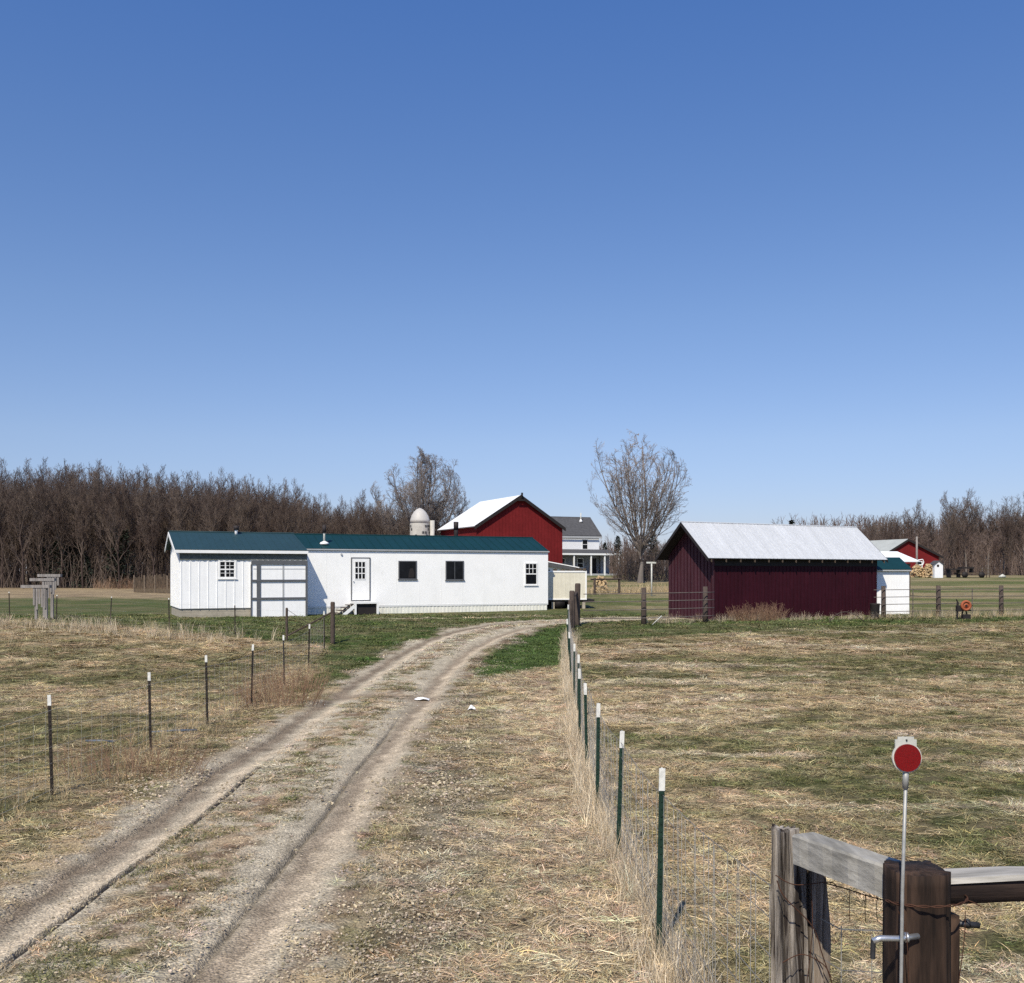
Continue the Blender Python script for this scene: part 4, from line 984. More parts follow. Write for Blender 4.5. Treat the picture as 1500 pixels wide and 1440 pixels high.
mb = MB(); slab(mb, (-.1, 0, e2-.03), (xm, 0, e2+BR), (xm, BL, e2+BR), (-.1, BL, e2-.03), .12); mb.build('roof', M['roof_bright'], bn)
mb = MB(); slab(mb, (xm+.002, 0, e2+BR), (G+.1, 0, e2-.03), (G+.1, BL, e2-.03), (xm+.002, BL, e2+BR), .12); mb.build('roof', M['roof_bright'], bn)
mb = MB()
for xa, za, xb2, zb2 in ((-.12, e2-.04, xm, e2+BR), (G+.12, e2-.04, xm, e2+BR)):
    mb.hexa([(xa, -.06, za-.42), (xa, -.005, za-.42), (xb2, -.005, zb2-.42), (xb2, -.06, zb2-.42), (xa, -.06, za+.03), (xa, -.005, za+.03), (xb2, -.005, zb2+.03), (xb2, -.06, zb2+.03)])
mb.box(xm-.5, xm+.5, -.14, -.07, e2+BR-.75, e2+BR-.5); mb.tube([(xm, -.3, e2+BR-.15), (xm, -.3, e2+BR+.25)], .12, 6); mb.build('rake_board', M['dark_trim'], bn)

# --- farmhouse
hz = gz(8, 137); hh = empty('farmhouse', (4.03, 134.4, hz), 'two-storey white farmhouse with grey roof and front porch beside the barn', 'house', .40)
he = 8.05-hz; HL = 9.3; HW = 7.0; hr = 2.75
mb = MB(); gable_box(mb, .3, HL-.3, .3, HW-.3, -.3, he-.05, he+hr-.25); mb.build('wall', M['house_white'], hh)
roof2(hh, HL, HW, he, hr, 'roof_grey', th=.14)
mb = MB(); mb.box(0, HL, -.04, -.001, he-.36, he-.08); mb.build('fascia', M['grey_trim'], hh)
window(hh, 6.4, he-1.85, .75, 1.25, y=.3, fr=.1, mid=.5)
mb = MB(); slab(mb, (-.2, -2.6, 5.55-hz), (HL+1.4, -2.6, 5.55-hz), (HL+1.2, .28, 6.15-hz), (0, .28, 6.15-hz), .1); mb.build('porch_roof', M['roof_grey'], hh)
mb = MB(); mb.box(-.2, HL+1.4, -2.66, -2.601, 5.30-hz, 5.54-hz); mb.build('porch_fascia', M['white_trim'], hh)
for x in (3.6, 6.2, 8.3, HL+1.15): mb = MB(); mb.box(x, x+.18, -2.55, -2.37, -.2, 5.36-hz); mb.build('porch_post', M['white_trim'], hh)
mb = MB(); mb.box(0, HL+1.2, -2.5, .29, -.3, .25); mb.build('porch_floor', M['grey_trim'], hh)
mb = MB(); mb.box(HL-.29, HL+1.1, -.1, 1.8, .0, 5.5-hz); mb.box(.3, HL-.31, .24, .298, .26, 5.6-hz); mb.build('porch_wall_shaded', M['house_shade'], hh)
mb = MB(); mb.box(7.6, 8.5, .19, .235, .26, 2.35); mb.build('door', M['dark_trim'], hh)
window(hh, 5.6, 1.1, .8, 1.2, y=.235, fr=.1, mid=.5)
window(hh, 2.4, 1.1, 1.2, 1.2, y=.235, fr=.1, mid=.5)
x = 7.3; mb = MB(); mb.tube([(x, 2.6, he+hr-.9), (x, 2.6, he+hr+.55)], .09, 8); v = mb.build('vent_pipe', M['pvc'], hh, True)
mb = MB(); mb.tube([(x, 2.6, he+hr-.75), (x, 2.6, he+hr-.35)], [.3, .11], 8); mb.build('flashing', M['white_trim'], v, True)

# --- silo
sx = (615-PX0)/F*129; sz = gz(sx, 129)
so = empty('silo', (sx, 129, sz), 'pale domed silo behind the mobile home, left of the red barn', 'silo')
hb = 2.8+(840-766)/F*129-sz; Rr = 1.30
mb = MB(); mb.tube([(0, 0, -.3), (0, 0, hb)], Rr, 28); rr_ = random.Random(2)
for row in range(5):
    for k in range(22):
        if rr_.random() < .42:
            a = 2*math.pi*(k+.5*(row % 2))/22; z = hb-.45-row*.42; c, s = math.cos(a), math.sin(a)
            p = Vector((c*(Rr+.01), s*(Rr+.01), z)); t = Vector((-s, c, 0))*.14; u_ = Vector((0, 0, .15)); nn = Vector((c, s, 0))*.02
            mb.add([p-t-u_+nn, p+t-u_+nn, p+t+u_+nn, p-t+u_+nn], [(0, 1, 2, 3)], 1)
mb.build('body', [M['silo'], M['roof_grey']], so)

mb = MB(); mb.tube([(0, 0, hb+h) for h in (0, .42, .95, 1.45, 1.78, 1.95)], [Rr+.05, Rr*.97, Rr*.84, Rr*.60, Rr*.33, .05], 28, True); mb.build('dome', M['silo_dome'], so, True)
mb = MB(); mb.tube([(Rr+.35, -.3, -.2), (Rr+.35, -.3, hb+.3)], .3, 10); mb.build('chute', M['silo'], so, True)

# --- far red building on the right
rz_ = gz(52, 140); r2 = empty('red_building', (52.3, 138, rz_), 'low red building with pale roof near the right-hand wood', 'barn', .12)
rx0, rx1 = 0, 8.1; rp = 2.8+50/F*140-rz_; re_ = 2.8+30/F*140-rz_
mb = MB(); xm2 = 3.2
mb.add([(rx0+.2, 0, -.3), (rx1-.2, 0, -.3), (rx1-.2, 9, -.3), (rx0+.2, 9, -.3), (rx0+.2, 0, re_-.1), (rx1-.2, 0, re_-.45), (rx1-.2, 9, re_-.45), (rx0+.2, 9, re_-.1), (xm2, 0, rp-.15), (xm2, 9, rp-.15)],
       [(0, 1, 5, 8, 4), (1, 2, 6, 5), (2, 3, 7, 9, 6), (3, 0, 4, 7), (4, 8, 9, 7), (5, 6, 9, 8)]); mb.build('wall', M['barn_red'], r2)
mb = MB(); slab(mb, (-.1, -.3, re_-.05), (xm2, -.3, rp), (xm2-4, 14, rp-.05), (-4.3, 14, re_), .1); mb.build('roof', M['roof_pale'], r2)
mb = MB(); slab(mb, (xm2+.002, -.3, rp), (rx1+.3, -.3, re_-.55), (rx1-3, 14, re_-.5), (xm2-4, 14, rp-.05), .1); mb.build('roof', M['roof_grey'], r2)
mb = MB()
for xa, za in ((-.12, re_-.06), (rx1+.3, re_-.56)):
    mb.hexa([(xa, -.36, za-.3), (xa, -.305, za-.3), (xm2, -.305, rp-.3), (xm2, -.36, rp-.3), (xa, -.36, za+.02), (xa, -.305, za+.02), (xm2, -.305, rp+.02), (xm2, -.36, rp+.02)])
mb.build('rake_board', M['dark_trim'], r2)
window(r2, 4.6, re_-2.0, .7, .7, y=0, fr=.12)
pz_ = gz(56, 132)
pl = tag(MB().tube([(0, 0, -.3), (0, 0, 2.8+54/F*132-pz_)], [.16, .12], 8).build('wooden_pole', M['grey_board'], None, True, loc=((1343-PX0)/F*132, 132, pz_)), 'plain wooden pole standing before the far red building', 'pole')

# --- firewood heaps, little white shelter, wagon
def heap(px, D, w, h, seed, label):
    rnd = random.Random(seed); X = (px-PX0)/F*D; z = gz(X, D); mb = MB()
    for k in range(150):
        t = rnd.uniform(-1, 1); hz2 = (1-abs(t)**2.4)*h; zz = rnd.uniform(0, 1)**.8*hz2; yy = rnd.uniform(-.5, .5)
        a = rnd.uniform(-.5, .5); r = rnd.uniform(.07, .13); L = .22
        c = Vector((t*w/2, yy, zz)); d = Vector((math.sin(a), -math.cos(a), rnd.uniform(-.3, .3))).normalized()
        mb.tube([c-d*L, c+d*L], r, 5)
    o = mb.build('firewood_pile', M['tan'], None, loc=(X, D, z)); return tag(o, label, 'firewood')
heap(1344, 119, 1.5, 1.45, 1, 'wide heap of pale split firewood beside the teal-roofed shed')
heap(1361, 118, 1.1, 1.6, 2, 'narrower firewood heap next to the little white shelter')
heap(879, 78, 1.15, 1.25, 5, 'rounded heap of tan firewood in front of the farmhouse porch')
X = (1369-PX0)/F*117; z = gz(X, 117)
oh = empty('little_shelter', (X, 117, z), 'narrow white shelter with round dark opening by the firewood', 'shelter', .1)
mb = MB(); mb.add([(0, 0, -.1), (1.05, 0, -.1), (1.05, 1.1, -.1), (0, 1.1, -.1), (0, 0, 1.6), (1.05, 0, 1.6), (1.05, 1.1, 1.6), (0, 1.1, 1.6), (.5, 0, 2.0), (.5, 1.1, 2.0)],
                  [(0, 1, 5, 8, 4), (1, 2, 6, 5), (2, 3, 7, 9, 6), (3, 0, 4, 7), (4, 8, 9, 7), (5, 6, 9, 8)]); mb.build('wall', M['house_white'], oh)
mb = MB(); slab(mb, (-.12, -.12, 1.58), (.5, -.12, 2.06), (.5, 1.2, 2.06), (-.12, 1.2, 1.58), .05); slab(mb, (.502, -.12, 2.06), (1.2, -.12, 1.56), (1.2, 1.2, 1.56), (.502, 1.2, 2.06), .05); mb.build('roof', M['roof_grey'], oh)
mb = MB(); mb.disc((.42, -.02, 1.45), .15, (0, 1, 0), .03, 16); mb.build('opening', M['dark_trim'], oh)
D = 117; X = (1392-PX0)/F*D; z = gz(X+2, D)
wg = empty('hay_wagon', (X, D, z), 'dark old hay wagon at the edge of the right-hand wood', 'wagon', 0)
mb = MB(); mb.box(1.2, 4.3, 0, 1.6, .45, .62); mb.build('bed', M['picket'], wg)
mb = MB(); mb.box(0, 1.4, .2, 1.3, .95, 1.1); mb.box(1.5, 3.0, .3, 1.4, 1.1, 1.28); mb.box(.1, .2, .2, 1.3, 0, .95); mb.box(1.25, 1.35, .3, 1.2, 0, 1.1); mb.box(2.8, 2.9, .3, 1.2, .62, 1.1); mb.build('rack', M['dark_trim'], wg)
mb = MB()
for k in range(4): mb.box(3.6+k*.36, 3.68+k*.36, .1, .18, 0, 1.3)
mb.box(3.6, 4.8, .09, .099, .9, 1.0); mb.box(3.6, 4.8, .09, .099, .5, .6); mb.build('side_rack', M['picket'], wg)
for x in (1.7, 3.7): mb = MB(); mb.tube([(x, -.12, .36), (x, .0, .36)], .36, 16); mb.build('wheel', M['dark_trim'], wg, True)
tag(MB().tube([(-.4, 0, .1), (0, -.1, .22), (.4, .05, .1)], [.1, .24, .12], 8).build('pale_boulder', M['pvc'], None, True, loc=((1468-PX0)/F*117, 117, gz(57, 117))), 'pale boulder lying right of the hay wagon', 'boulder')
# clothes-line pole
X = (954.5-PX0)/F*72; z = gz(X, 72); cl = empty('clothesline_pole', (X, 72, z), 'white T-shaped clothesline pole left of the maroon shed', 'clothesline pole')
mb = MB(); mb.tube([(0, 0, -.2), (0, 0, 2.8+14.5/F*72-z)], .055, 8); mb.build('pole', M['pvc'], cl, True)
mb = MB(); mb.box(-.38, .32, -.05, .05, 2.8+14.6/F*72-z, 2.8+17/F*72-z); mb.build('crossbar', M['pvc'], cl)
# rail fence in the yard
def yard_fence():
    P0 = [(6.2, 74), (8.2, 75.5)]; b = at_ground(*P0[0]); e = empty('yard_fence', b, 'short dark two-post rail fence in front of the farmhouse', 'fence')
    for x, y in P0: mb = MB(); z = gz(x, y); mb.tube([Vector((x, y, z-.3))-b, Vector((x, y, z+1.25))-b], .09, 8); mb.build('post', M['rail_wood'], e)
    mb = MB(); mb.tube([at_ground(5.9, 73.8, 1.15)-b, at_ground(8.3, 75.5, 1.15)-b], .07, 6); mb.build('rail', M['rail_wood'], e)
    wire_run(e, P0, b, [.2, .6], vstep=0, r=.008)
yard_fence()
# ---------------------------------------------------------------- bits near the shed
b = at_ground(19.9, 44.4)
X = (1411-PX0)/F*44.6
b = at_ground(X, 44.6)
hr_ = empty('hose_reel', b, 'orange wheel on a dark metal stand in front of the pipe rail fence', 'reel')
mb = MB(); c = Vector((.08, -.1, .62))
n = 28; vs = []
for i in range(n):
    a = 2*math.pi*i/n
    for j in range(8):
        q = 2*math.pi*j/8; vs.append(c+Vector((math.cos(a)*(.19+.06*math.cos(q)), .07*math.sin(q), math.sin(a)*(.19+.06*math.cos(q)))))
mb.add(vs, [(i*8+j, i*8+(j+1) % 8, ((i+1) % n)*8+(j+1) % 8, ((i+1) % n)*8+j) for i in range(n) for j in range(8)])
mb.disc(c, .16, (0, 1, 0), .03, 24); wh = mb.build('wheel', M['orange'], hr_, True)
mb = MB(); mb.disc(c+Vector((0, -.03, 0)), .05, (0, 1, 0), .06, 12); mb.build('hub', M['dark_trim'], wh)
mb = MB(); mb.tube([(-.28, 0, 0), (-.25, 0, .78)], .05, 8); mb.tube([(.25, .05, 0), (.08, .05, .6)], .03, 8); mb.tube([(-.1, .05, 0), (.08, .05, .6)], .03, 8)
mb.box(-.3, -.06, -.08, .1, .35, .62); mb.tube([(-.3, 0, .42), (.35, 0, .40)], .03, 8); mb.tube([(-.25, 0, .78), (-.32, 0, .90)], .03, 6); mb.box(-.05, .3, -.1, .1, .0, .22); mb.build('stand', M['dark_trim'], hr_)
# plastic hoop and pale rod in the weeds
X = (1240-PX0)/F*42.3; b = at_ground(X, 42.3); mb = MB()
mb.tube([(-.75+1.5*i/16*1.0, .15*math.sin(i*.2), .42*math.sin(math.pi*i/16)**.8) for i in range(17)], .02, 6); mb.tube([(.7, .1, 0), (.95, 0, .25), (1.3, 0, .3)], .018, 6)
tag(mb.build('bent_hoop', M['rail_wood'], None, True, loc=b), 'bent grey-brown hoop lying in weeds by the maroon shed corner', 'hoop')
b = at_ground((962-PX0)/F*39.8, 39.8); tag(MB().tube([(-.2, 0, 0), (.22, .1, .38)], .02, 6).build('leaning_rod', M['pvc'], None, True, loc=b), 'pale rod leaning beside the post left of the shed', 'rod')
# dark bin by fence
b = at_ground((1284-PX0)/F*45.4, 45.6); mb = MB(); mb.tube([(0, 0, 0), (0, 0, .1), (0, 0, .65), (0, 0, .70)], [.17, .19, .22, .24], 14); tag(mb.build('tub', M['dark_trim'], None, True, loc=b), 'dark tub beside the first post right of the maroon shed', 'tub')
# scraps
def scrap(px, py, D, w, h, label):
    X = (px-PX0)/F*D; b = at_ground(X, D); mb = MB(); rnd = random.Random(px); vs = []
    for i in range(6):
        for j in range(4): vs.append(((i/5-.5)*w, (j/3-.5)*w*.7+rnd.uniform(-.02, .02), .015+h*math.sin(math.pi*i/5)*math.sin(math.pi*j/3+.3)+rnd.uniform(0, .03)))
    mb.add(vs, [(i*4+j, (i+1)*4+j, (i+1)*4+j+1, i*4+j+1) for i in range(5) for j in range(3)]); return tag(mb.build('paper_scrap', M['paper'], None, loc=b), label, 'scrap')
scrap(618, 1022, 22.4, .34, .06, 'white scrap lying on the right wheel track')
scrap(691, 1041, 20.2, .16, .10, 'small white scrap in the straw right of the driveway')
for (x0, y0, x1, y1, lb) in ((-6.35, 17.3, -5.6, 17.55, 'longer blue-grey plastic length lying behind the left fence'), (-7.0, 16.2, -6.55, 16.25, 'shorter blue-grey plastic piece lying behind the left fence')):
    b = at_ground(x0, y0, .015); d = at_ground(x1, y1, .015)-b; tag(MB().tube([(0, 0, 0), d*.5+Vector((0, 0, .01)), d], .022, 8).build('plastic_pipe', M['bluepipe'], None, True, loc=b), lb, 'pipe')
# weathered T-topped board stands at the far left
def stand(px, py, D, w, hb, label, px0, legs):
    X = (px-PX0)/F*D; z = gz(X, D); e = empty('board_stand', (X, D, z), label, 'stand', .05, 'weathered board stands at the left'); zt3 = CH-(py-HY)/F*D-z
    mb = MB(); mb.box(-w/2, w/2, -.12, .12, zt3-.13, zt3); mb.build('top_board', M['grey_board'], e)
    for lx in legs: mb = MB(); mb.box(lx-.05, lx+.05, -.05, .05, -.3, zt3-.131); mb.build('leg', M['grey_board'], e)
    mb = MB(); n = 5
    for i in range(n): x = px0+i*.115; mb.box(x, x+.085, -.095, -.062, zt3-hb+.14*math.sin(i*2.3+px), zt3-.131)
    mb.build('panel', M['grey_board'], e)
stand(53, 857, 43.6, 1.24, .95, 'nearest and lowest of the three weathered board stands', -.1, (.0, .44))
stand(63, 847, 45.0, 1.10, .75, 'middle one of the three weathered board stands', .0, (.06, .42))
stand(73, 841, 46.4, 1.05, .6, 'farthest and tallest of the three weathered board stands', -.1, (.1,))
# picket fence near the wood
def pickets():
    p0 = Vector(((197-PX0)/F*100, 100, 0)); p1 = Vector(((262-PX0)/F*95, 95, 0)); b = at_ground(p0.x, p0.y)
    e = empty('picket_fence', b, 'old brown picket fence between the wood and the white annex', 'fence')
    mb = MB(); n = 34; rnd = random.Random(3)
    for i in range(n):
        p = p0.lerp(p1, i/(n-1)); z = gz(p.x, p.y); h = rnd.uniform(1.35, 1.75)+i*.012; q = Vector((p.x, p.y, z))-b; mb.box(q.x-.045, q.x+.045, q.y-.02, q.y+.02, q.z-.1, q.z+h)
    mb.build('pickets', M['picket'], e)
    for i in (0, 8, 16, 25, 33):
        p = p0.lerp(p1, i/(n-1)); q = at_ground(p.x, p.y)-b; mb = MB(); mb.box(q.x-.05, q.x+.05, q.y-.15, q.y-.03, q.z-.1, q.z+1.75); mb.build('post', M['picket_light'], e)
pickets()

# ---------------------------------------------------------------- trees
def grow(seed, H, style):
    rnd = random.Random(seed); T = MB(); C = MB(); tips = MB()
    up = Vector((0, 0, 1))
    P_ = {'wood': dict(trunk=.74, lim=(16, 19), ang=(.22, .72), ratio=.32, sub=(7, 9), sub2=(6, 7), sub3=3, r=.0085, rmin=.0095, trop=.17, start=.30),
          'wide': dict(trunk=.20, lim=(20, 20), ang=(.06, 1.15), ratio=.66, sub=(12, 14), sub2=(8, 9), sub3=6, r=.024, rmin=.017, trop=.035, start=.55),
          'vase': dict(trunk=.16, lim=(15, 15), ang=(.05, .82), ratio=.72, sub=(9, 11), sub2=(6, 7), sub3=5, r=.024, rmin=.014, trop=.05, start=.50),
          'open': dict(trunk=.40, lim=(8, 10), ang=(.30, .95), ratio=.48, sub=(7, 9), sub2=(6, 7), sub3=3, r=.014, rmin=.014, trop=.07, start=.45)}[style]
    def branch(p, d, L, r, lvl, mb):
        ns = (7, 6, 5, 3, 2)[lvl]; pts = [p.copy()]; dirs = [d.copy()]; rad = [r]
        for i in range(ns):
            j = (.05, .12 if style in ('wood', 'open') else .065, .14, .2, .25)[lvl]
            d = (d+Vector((rnd.gauss(0, j), rnd.gauss(0, j), rnd.gauss(0, j*.6)))+up*P_['trop']*(1.0 if lvl > 0 else .3)).normalized()
            p = p+d*L/ns; pts.append(p.copy()); dirs.append(d.copy()); t = (i+1)/ns; rad.append(max(r*(1-t*(.75 if lvl else .6)), P_['rmin']))
        (mb).tube(pts, rad, (9, 6, 4, 3, 3)[lvl], False); return pts, dirs, rad
    def kids(pts, dirs, rad, n, lvl, L, a0, a1, t0=.25):
        for k in range(n):
            t = t0+(1-t0)*(k+rnd.random()*.9)/n; f = t*(len(pts)-1); i = min(int(f), len(pts)-2); p = pts[i].lerp(pts[i+1], f-i); d = dirs[i]
            ax = d.orthogonal().normalized(); ax.rotate(Matrix.Rotation(rnd.uniform(0, 6.28), 3, d)); dd_ = d.copy(); dd_.rotate(Matrix.Rotation(rnd.uniform(a0, a1), 3, ax))
            LL = L*rnd.uniform(.7, 1.15)*(1.15-(.12 if style == 'wood' and lvl == 1 else .55)*t); yield p, dd_, LL, rad[i]*.55
    pts, dirs, rad = branch(Vector((0, 0, -.3)), up, H*P_['trunk'], H*P_['r'], 0, T)
    nl = rnd.randint(*P_['lim'])
    limbs = list(kids(pts, dirs, rad, nl, 1, H*P_['ratio'], *P_['ang'], t0=P_['start']))
    if style in ('wide', 'vase'):
        limbs = [(p, Vector((math.cos(k*2.4)*math.sin(a_), math.sin(k*2.4)*math.sin(a_), math.cos(a_))), H*P_['ratio']*(1.20-(.42 if style == 'wide' else .36)*(a_/P_['ang'][1])**2)*rnd.uniform(.90, 1.05), r_*(.8 if k % 3 else 1.1))
                 for k, (p, d, L, r_) in enumerate(limbs) for a_ in [P_['ang'][0]+(P_['ang'][1]-P_['ang'][0])*((k+.5)/nl)]]
    for p, d, L, r in limbs:
        a = branch(p, d, L, max(r, .03), 1, C)
        for p2, d2, L2, r2 in kids(*a, rnd.randint(*P_['sub']), 2, L*(.42 if style in ('wood', 'open') else .36), .3, .75, .18):
            b_ = branch(p2, d2, L2, max(r2, .02), 2, C)
            for p3, d3, L3, r3 in kids(*b_, rnd.randint(*P_['sub2']), 3, L2*.5, .3, .8, .15):
                c_ = branch(p3, d3, L3, max(r3*.7, .011), 3, C)
                for p4, d4, L4, r4 in kids(*c_, P_['sub3'], 4, L3*.6, .3, .9, .2):
                    branch(p4, d4, L4, P_['rmin'], 4, tips)
    return T, C, tips
protos = {}
def make_tree(name, seed, H, style, bm, tm, tip):
    T, C, tp = grow(seed, H, style); C.add(tp.v, tp.f, 1)
    env = {'wide': (11.2, 8.1, 7.3), 'vase': (9.2, 6.6, 5.15)}.get(style)
    if env:                                    # keep the crown within a rounded outline
        v = np.array(C.v); q = v-np.array([0, 0, env[0]]); q = q/np.array([env[2], env[2], env[1]])
        lump = 1+(.22 if style == 'vase' else .09)*np.sin(3*np.arctan2(q[:, 1], q[:, 0])+q[:, 2]*2)+.05*np.sin(7*np.arctan2(q[:, 1], q[:, 0])+5*q[:, 2]); rho = np.linalg.norm(q, axis=1)/lump
        f = np.where(rho > .62, (.62+.40*np.tanh((rho-.62)/.55))/np.maximum(rho, 1e-6), 1)
        f = np.where(q[:, 2] < -.55, np.minimum(f, 1), f); v = q*f[:, None]*np.array([env[2], env[2], env[1]])+np.array([0, 0, env[0]])
        C.v = [tuple(a) for a in v]
    mt = T.build('trunk', M[bm]); mc = C.build('crown', [M[tm], M[tip]])
    a, b = mt.data, mc.data; bpy.data.objects.remove(mt); bpy.data.objects.remove(mc); return a, b
def put_tree(meshes, x, y, s, rz, label, group=None, sz=None, name='bare_tree', cat='tree'):
    z = gz(x, y); e = empty(name, (x, y, z), label, cat, rz, group); e.scale = (s, s, sz or s)
    for nm, me in zip(('trunk', 'crown'), meshes): o = bpy.data.objects.new(nm, me); COL.objects.link(o); o.parent = e
    return e
woodm = [make_tree('w', 100+i, 14, 'wood', 'bark_wood', 'twig_wood', 'twig_wood') for i in range(5)]
openm = [make_tree('o', 200+i, 12, 'open', 'bark_grey', 'twig_far', 'twig_far') for i in range(4)]
wide = make_tree('m', 305, 20.5, 'wide', 'bark_grey', 'twig_grey', 'twig_grey')
vase = make_tree('v', 407, 15.4, 'vase', 'bark_grey', 'twig_grey', 'twig_tip')
put_tree(wide, (620-PX0)/F*140, 140, 1.0, .6, 'large round-crowned bare tree rising behind the silo')
put_tree(vase, (938-PX0)/F*100, 100, 1.0, 1.1, 'tall bare tree with upswept branches beside the farmhouse')
# left wood: skyline in photo pixels
skx = [-300, 0, 80, 160, 260, 330, 400, 450, 480, 520, 560, 600, 700, 800, 900]
sky_ = [700, 692, 686, 690, 700, 704, 712, 722, 738, 730, 738, 745, 752, 755, 758]
rt = random.Random(12); cnt = 0
for row in range(7):
    D = 122+row*5.5
    px = -190+rt.uniform(0, 20)
    while px < 640:
        step = rt.uniform(20, 33)*(122/D)
        y = D+rt.uniform(-2.4, 2.4)+ (max(0, px-430)*.08); x = (px-PX0)/F*y
        top = np.interp(px, skx, sky_)+rt.uniform(-1, 20); h = CH+(HY-top)/F*y-gz(x, y)
        put_tree(woodm[rt.randrange(5)], x, y, h/14*1.0, rt.uniform(0, 6.28), 'slender bare tree in the dense brown wood at left', 'trees of the left-hand wood', sz=h/14.2)
        cnt += 1; px += step
# far trees behind the barn and the shed
for px, top, D, k in ((480, 722, 175, 0), (500, 718, 178, 1), (522, 728, 176, 2), (795, 748, 190, 0), (815, 752, 192, 1), (835, 753, 200, 2), (1040, 762, 190, 3), (1062, 763, 195, 1), (1215, 757, 165, 2), (1228, 752, 170, 3), (1240, 762, 160, 1)):
    x = (px-PX0)/F*D; h = CH+(HY-top)/F*D-gz(x, D); put_tree(openm[k], x, D, h/12, k*1.3+px*.1, 'distant grey bare tree on the skyline behind the buildings', 'far skyline trees')
# right wood
skx2 = [1240, 1262, 1290, 1310, 1335, 1360, 1385, 1405, 1430, 1450, 1480, 1500, 1600, 1750]; sky2 = [762, 757, 752, 738, 728, 738, 730, 722, 726, 740, 726, 712, 705, 700]
for row in range(5):
    D = 146+row*6; px = 1250+rt.uniform(0, 15)
    while px < 1680:
        y = D+rt.uniform(-2.5, 2.5); x = (px-PX0)/F*y; top = np.interp(px, skx2, sky2)+rt.uniform(-2, 14)+(6 if row < 2 else 0); h = CH+(HY-top)/F*y-gz(x, y)
        me = openm[rt.randrange(4)] if rt.random() < .55 else woodm[rt.randrange(5)]
        put_tree(me, x, y, h/13*1.0, rt.uniform(0, 6.28), 'bare grey-brown tree in the wood at right', 'trees of the right-hand wood', sz=h/(12.3 if me in openm else 14.2)); px += rt.uniform(20, 34)*(146/D)
# evergreens
def conifer(seed, H, w):
    rnd = random.Random(seed); T = MB(); T.tube([(0, 0, -.3), (0, 0, H*.5), (0, 0, H)], [H*.018, H*.012, .02], 7); C = MB()
    for k in range(int(950)):
        t = rnd.random()**.8; z = H*(.04+.96*t); rad = w*(1-t)**.75*rnd.uniform(.25, 1.05)*(.85+.3*math.sin(z*3.1+seed)); a = rnd.uniform(0, 6.28)
        c = Vector((math.cos(a)*rad, math.sin(a)*rad, z-rad*.15)); L = rnd.uniform(.25, .6); d = Vector((math.cos(a), math.sin(a), rnd.uniform(-.5, .35))); s_ = Vector((-math.sin(a), math.cos(a), rnd.uniform(-.4, .4)))
        for q in range(3):
            e = (d+s_*rnd.uniform(-.8, .8)).normalized(); C.add([c, c+e*L*.5+s_*.10, c+e*L, c+e*L*.5-s_*.10-Vector((0, 0, .05))], [(0, 1, 2, 3)])
    a = T.build('trunk', M['bark_wood']); b_ = C.build('crown', M['needles']); r = a.data, b_.data; bpy.data.objects.remove(a); bpy.data.objects.remove(b_); return r
con = [conifer(i+5, 8, 2.1) for i in range(3)]
for px, top, D, k, lb, g in ((62, 800, 123, 0, 'dark evergreen at the left wood edge', 1), (88, 760, 124, 1, 'dark evergreen at the left wood edge', 1), (110, 770, 125, 2, 'dark evergreen at the left wood edge', 1), (168, 772, 124, 0, 'dark evergreen at the left wood edge', 1), (184, 776, 124, 1, 'dark evergreen at the left wood edge', 1), (128, 815, 122, 2, 'dark evergreen at the left wood edge', 1),
                      (905, 785, 128, 1, 'dark evergreen beside the farmhouse porch', 0), (957, 778, 112, 2, 'dark evergreen behind the clothesline pole', 0), (886, 795, 150, 0, 'pale blue-grey spruce beyond the farmhouse', 0), (1160, 762, 185, 1, 'small dark treetop over the maroon shed roof', 0)):
    x = (px-PX0)/F*D; h = CH+(HY-top)/F*D-gz(x, D); put_tree(con[k], x, D, h/8*(.9 if g else .8), px*.3, lb, 'evergreens at the left wood edge' if g else None, sz=h/8, name='evergreen_tree')
# underbrush: dense thin stems along both woods and a deep backing wood
def brush(name, pts, hr, n, mat, label, seed, spread=2.2, r=.02):
    rnd = random.Random(seed); mb = MB()
    for k in range(n):
        t = rnd.random()*(len(pts)-1); i = min(int(t), len(pts)-2); x = pts[i][0]+(pts[i+1][0]-pts[i][0])*(t-i); y = pts[i][1]+(pts[i+1][1]-pts[i][1])*(t-i)+rnd.uniform(0, spread)
        z = float(base_z(x, y)); h = rnd.uniform(*hr); d = Vector((rnd.gauss(0, .22), rnd.gauss(0, .22), 1)); p = Vector((x, y, z-.1))
        mb.tube([p, p+d*h*.5, p+d*h+Vector((rnd.gauss(0, .1*h), rnd.gauss(0, .1*h), 0))], [r, r*.7, r*.3], 3, False)
        for q in range(3):
            s = p+d*h*rnd.uniform(.3, .8); mb.tube([s, s+Vector((rnd.gauss(0, .3), rnd.gauss(0, .3), rnd.uniform(.2, .6)))*h*.45], [r*.6, r*.3], 3, False)
    return tag(mb.build(name, M[mat]), label, kind='stuff')
brush('undergrowth', [(-85, 124), (-52, 120), (-25, 126), (-10, 140), (4, 160)], (1.2, 6.5), 5200, 'twig_wood', 'brown undergrowth filling the left wood', 1, spread=24, r=.03)
brush('undergrowth', [(52, 148), (72, 146), (98, 144)], (1., 5.5), 2600, 'twig_far', 'grey-brown undergrowth filling the right wood', 2, spread=22, r=.03)
brush('undergrowth', [(10, 135), (30, 138), (54, 150)], (1., 3.5), 700, 'twig_far', 'low brush behind the maroon shed', 3, spread=12, r=.025)
brush('undergrowth', [(11.8, 108), (14, 104), (17, 105), (21, 108)], (1.2, 4.6), 650, 'twig_wood', 'brown brush around the foot of the tall bare tree', 4, spread=9, r=.022)
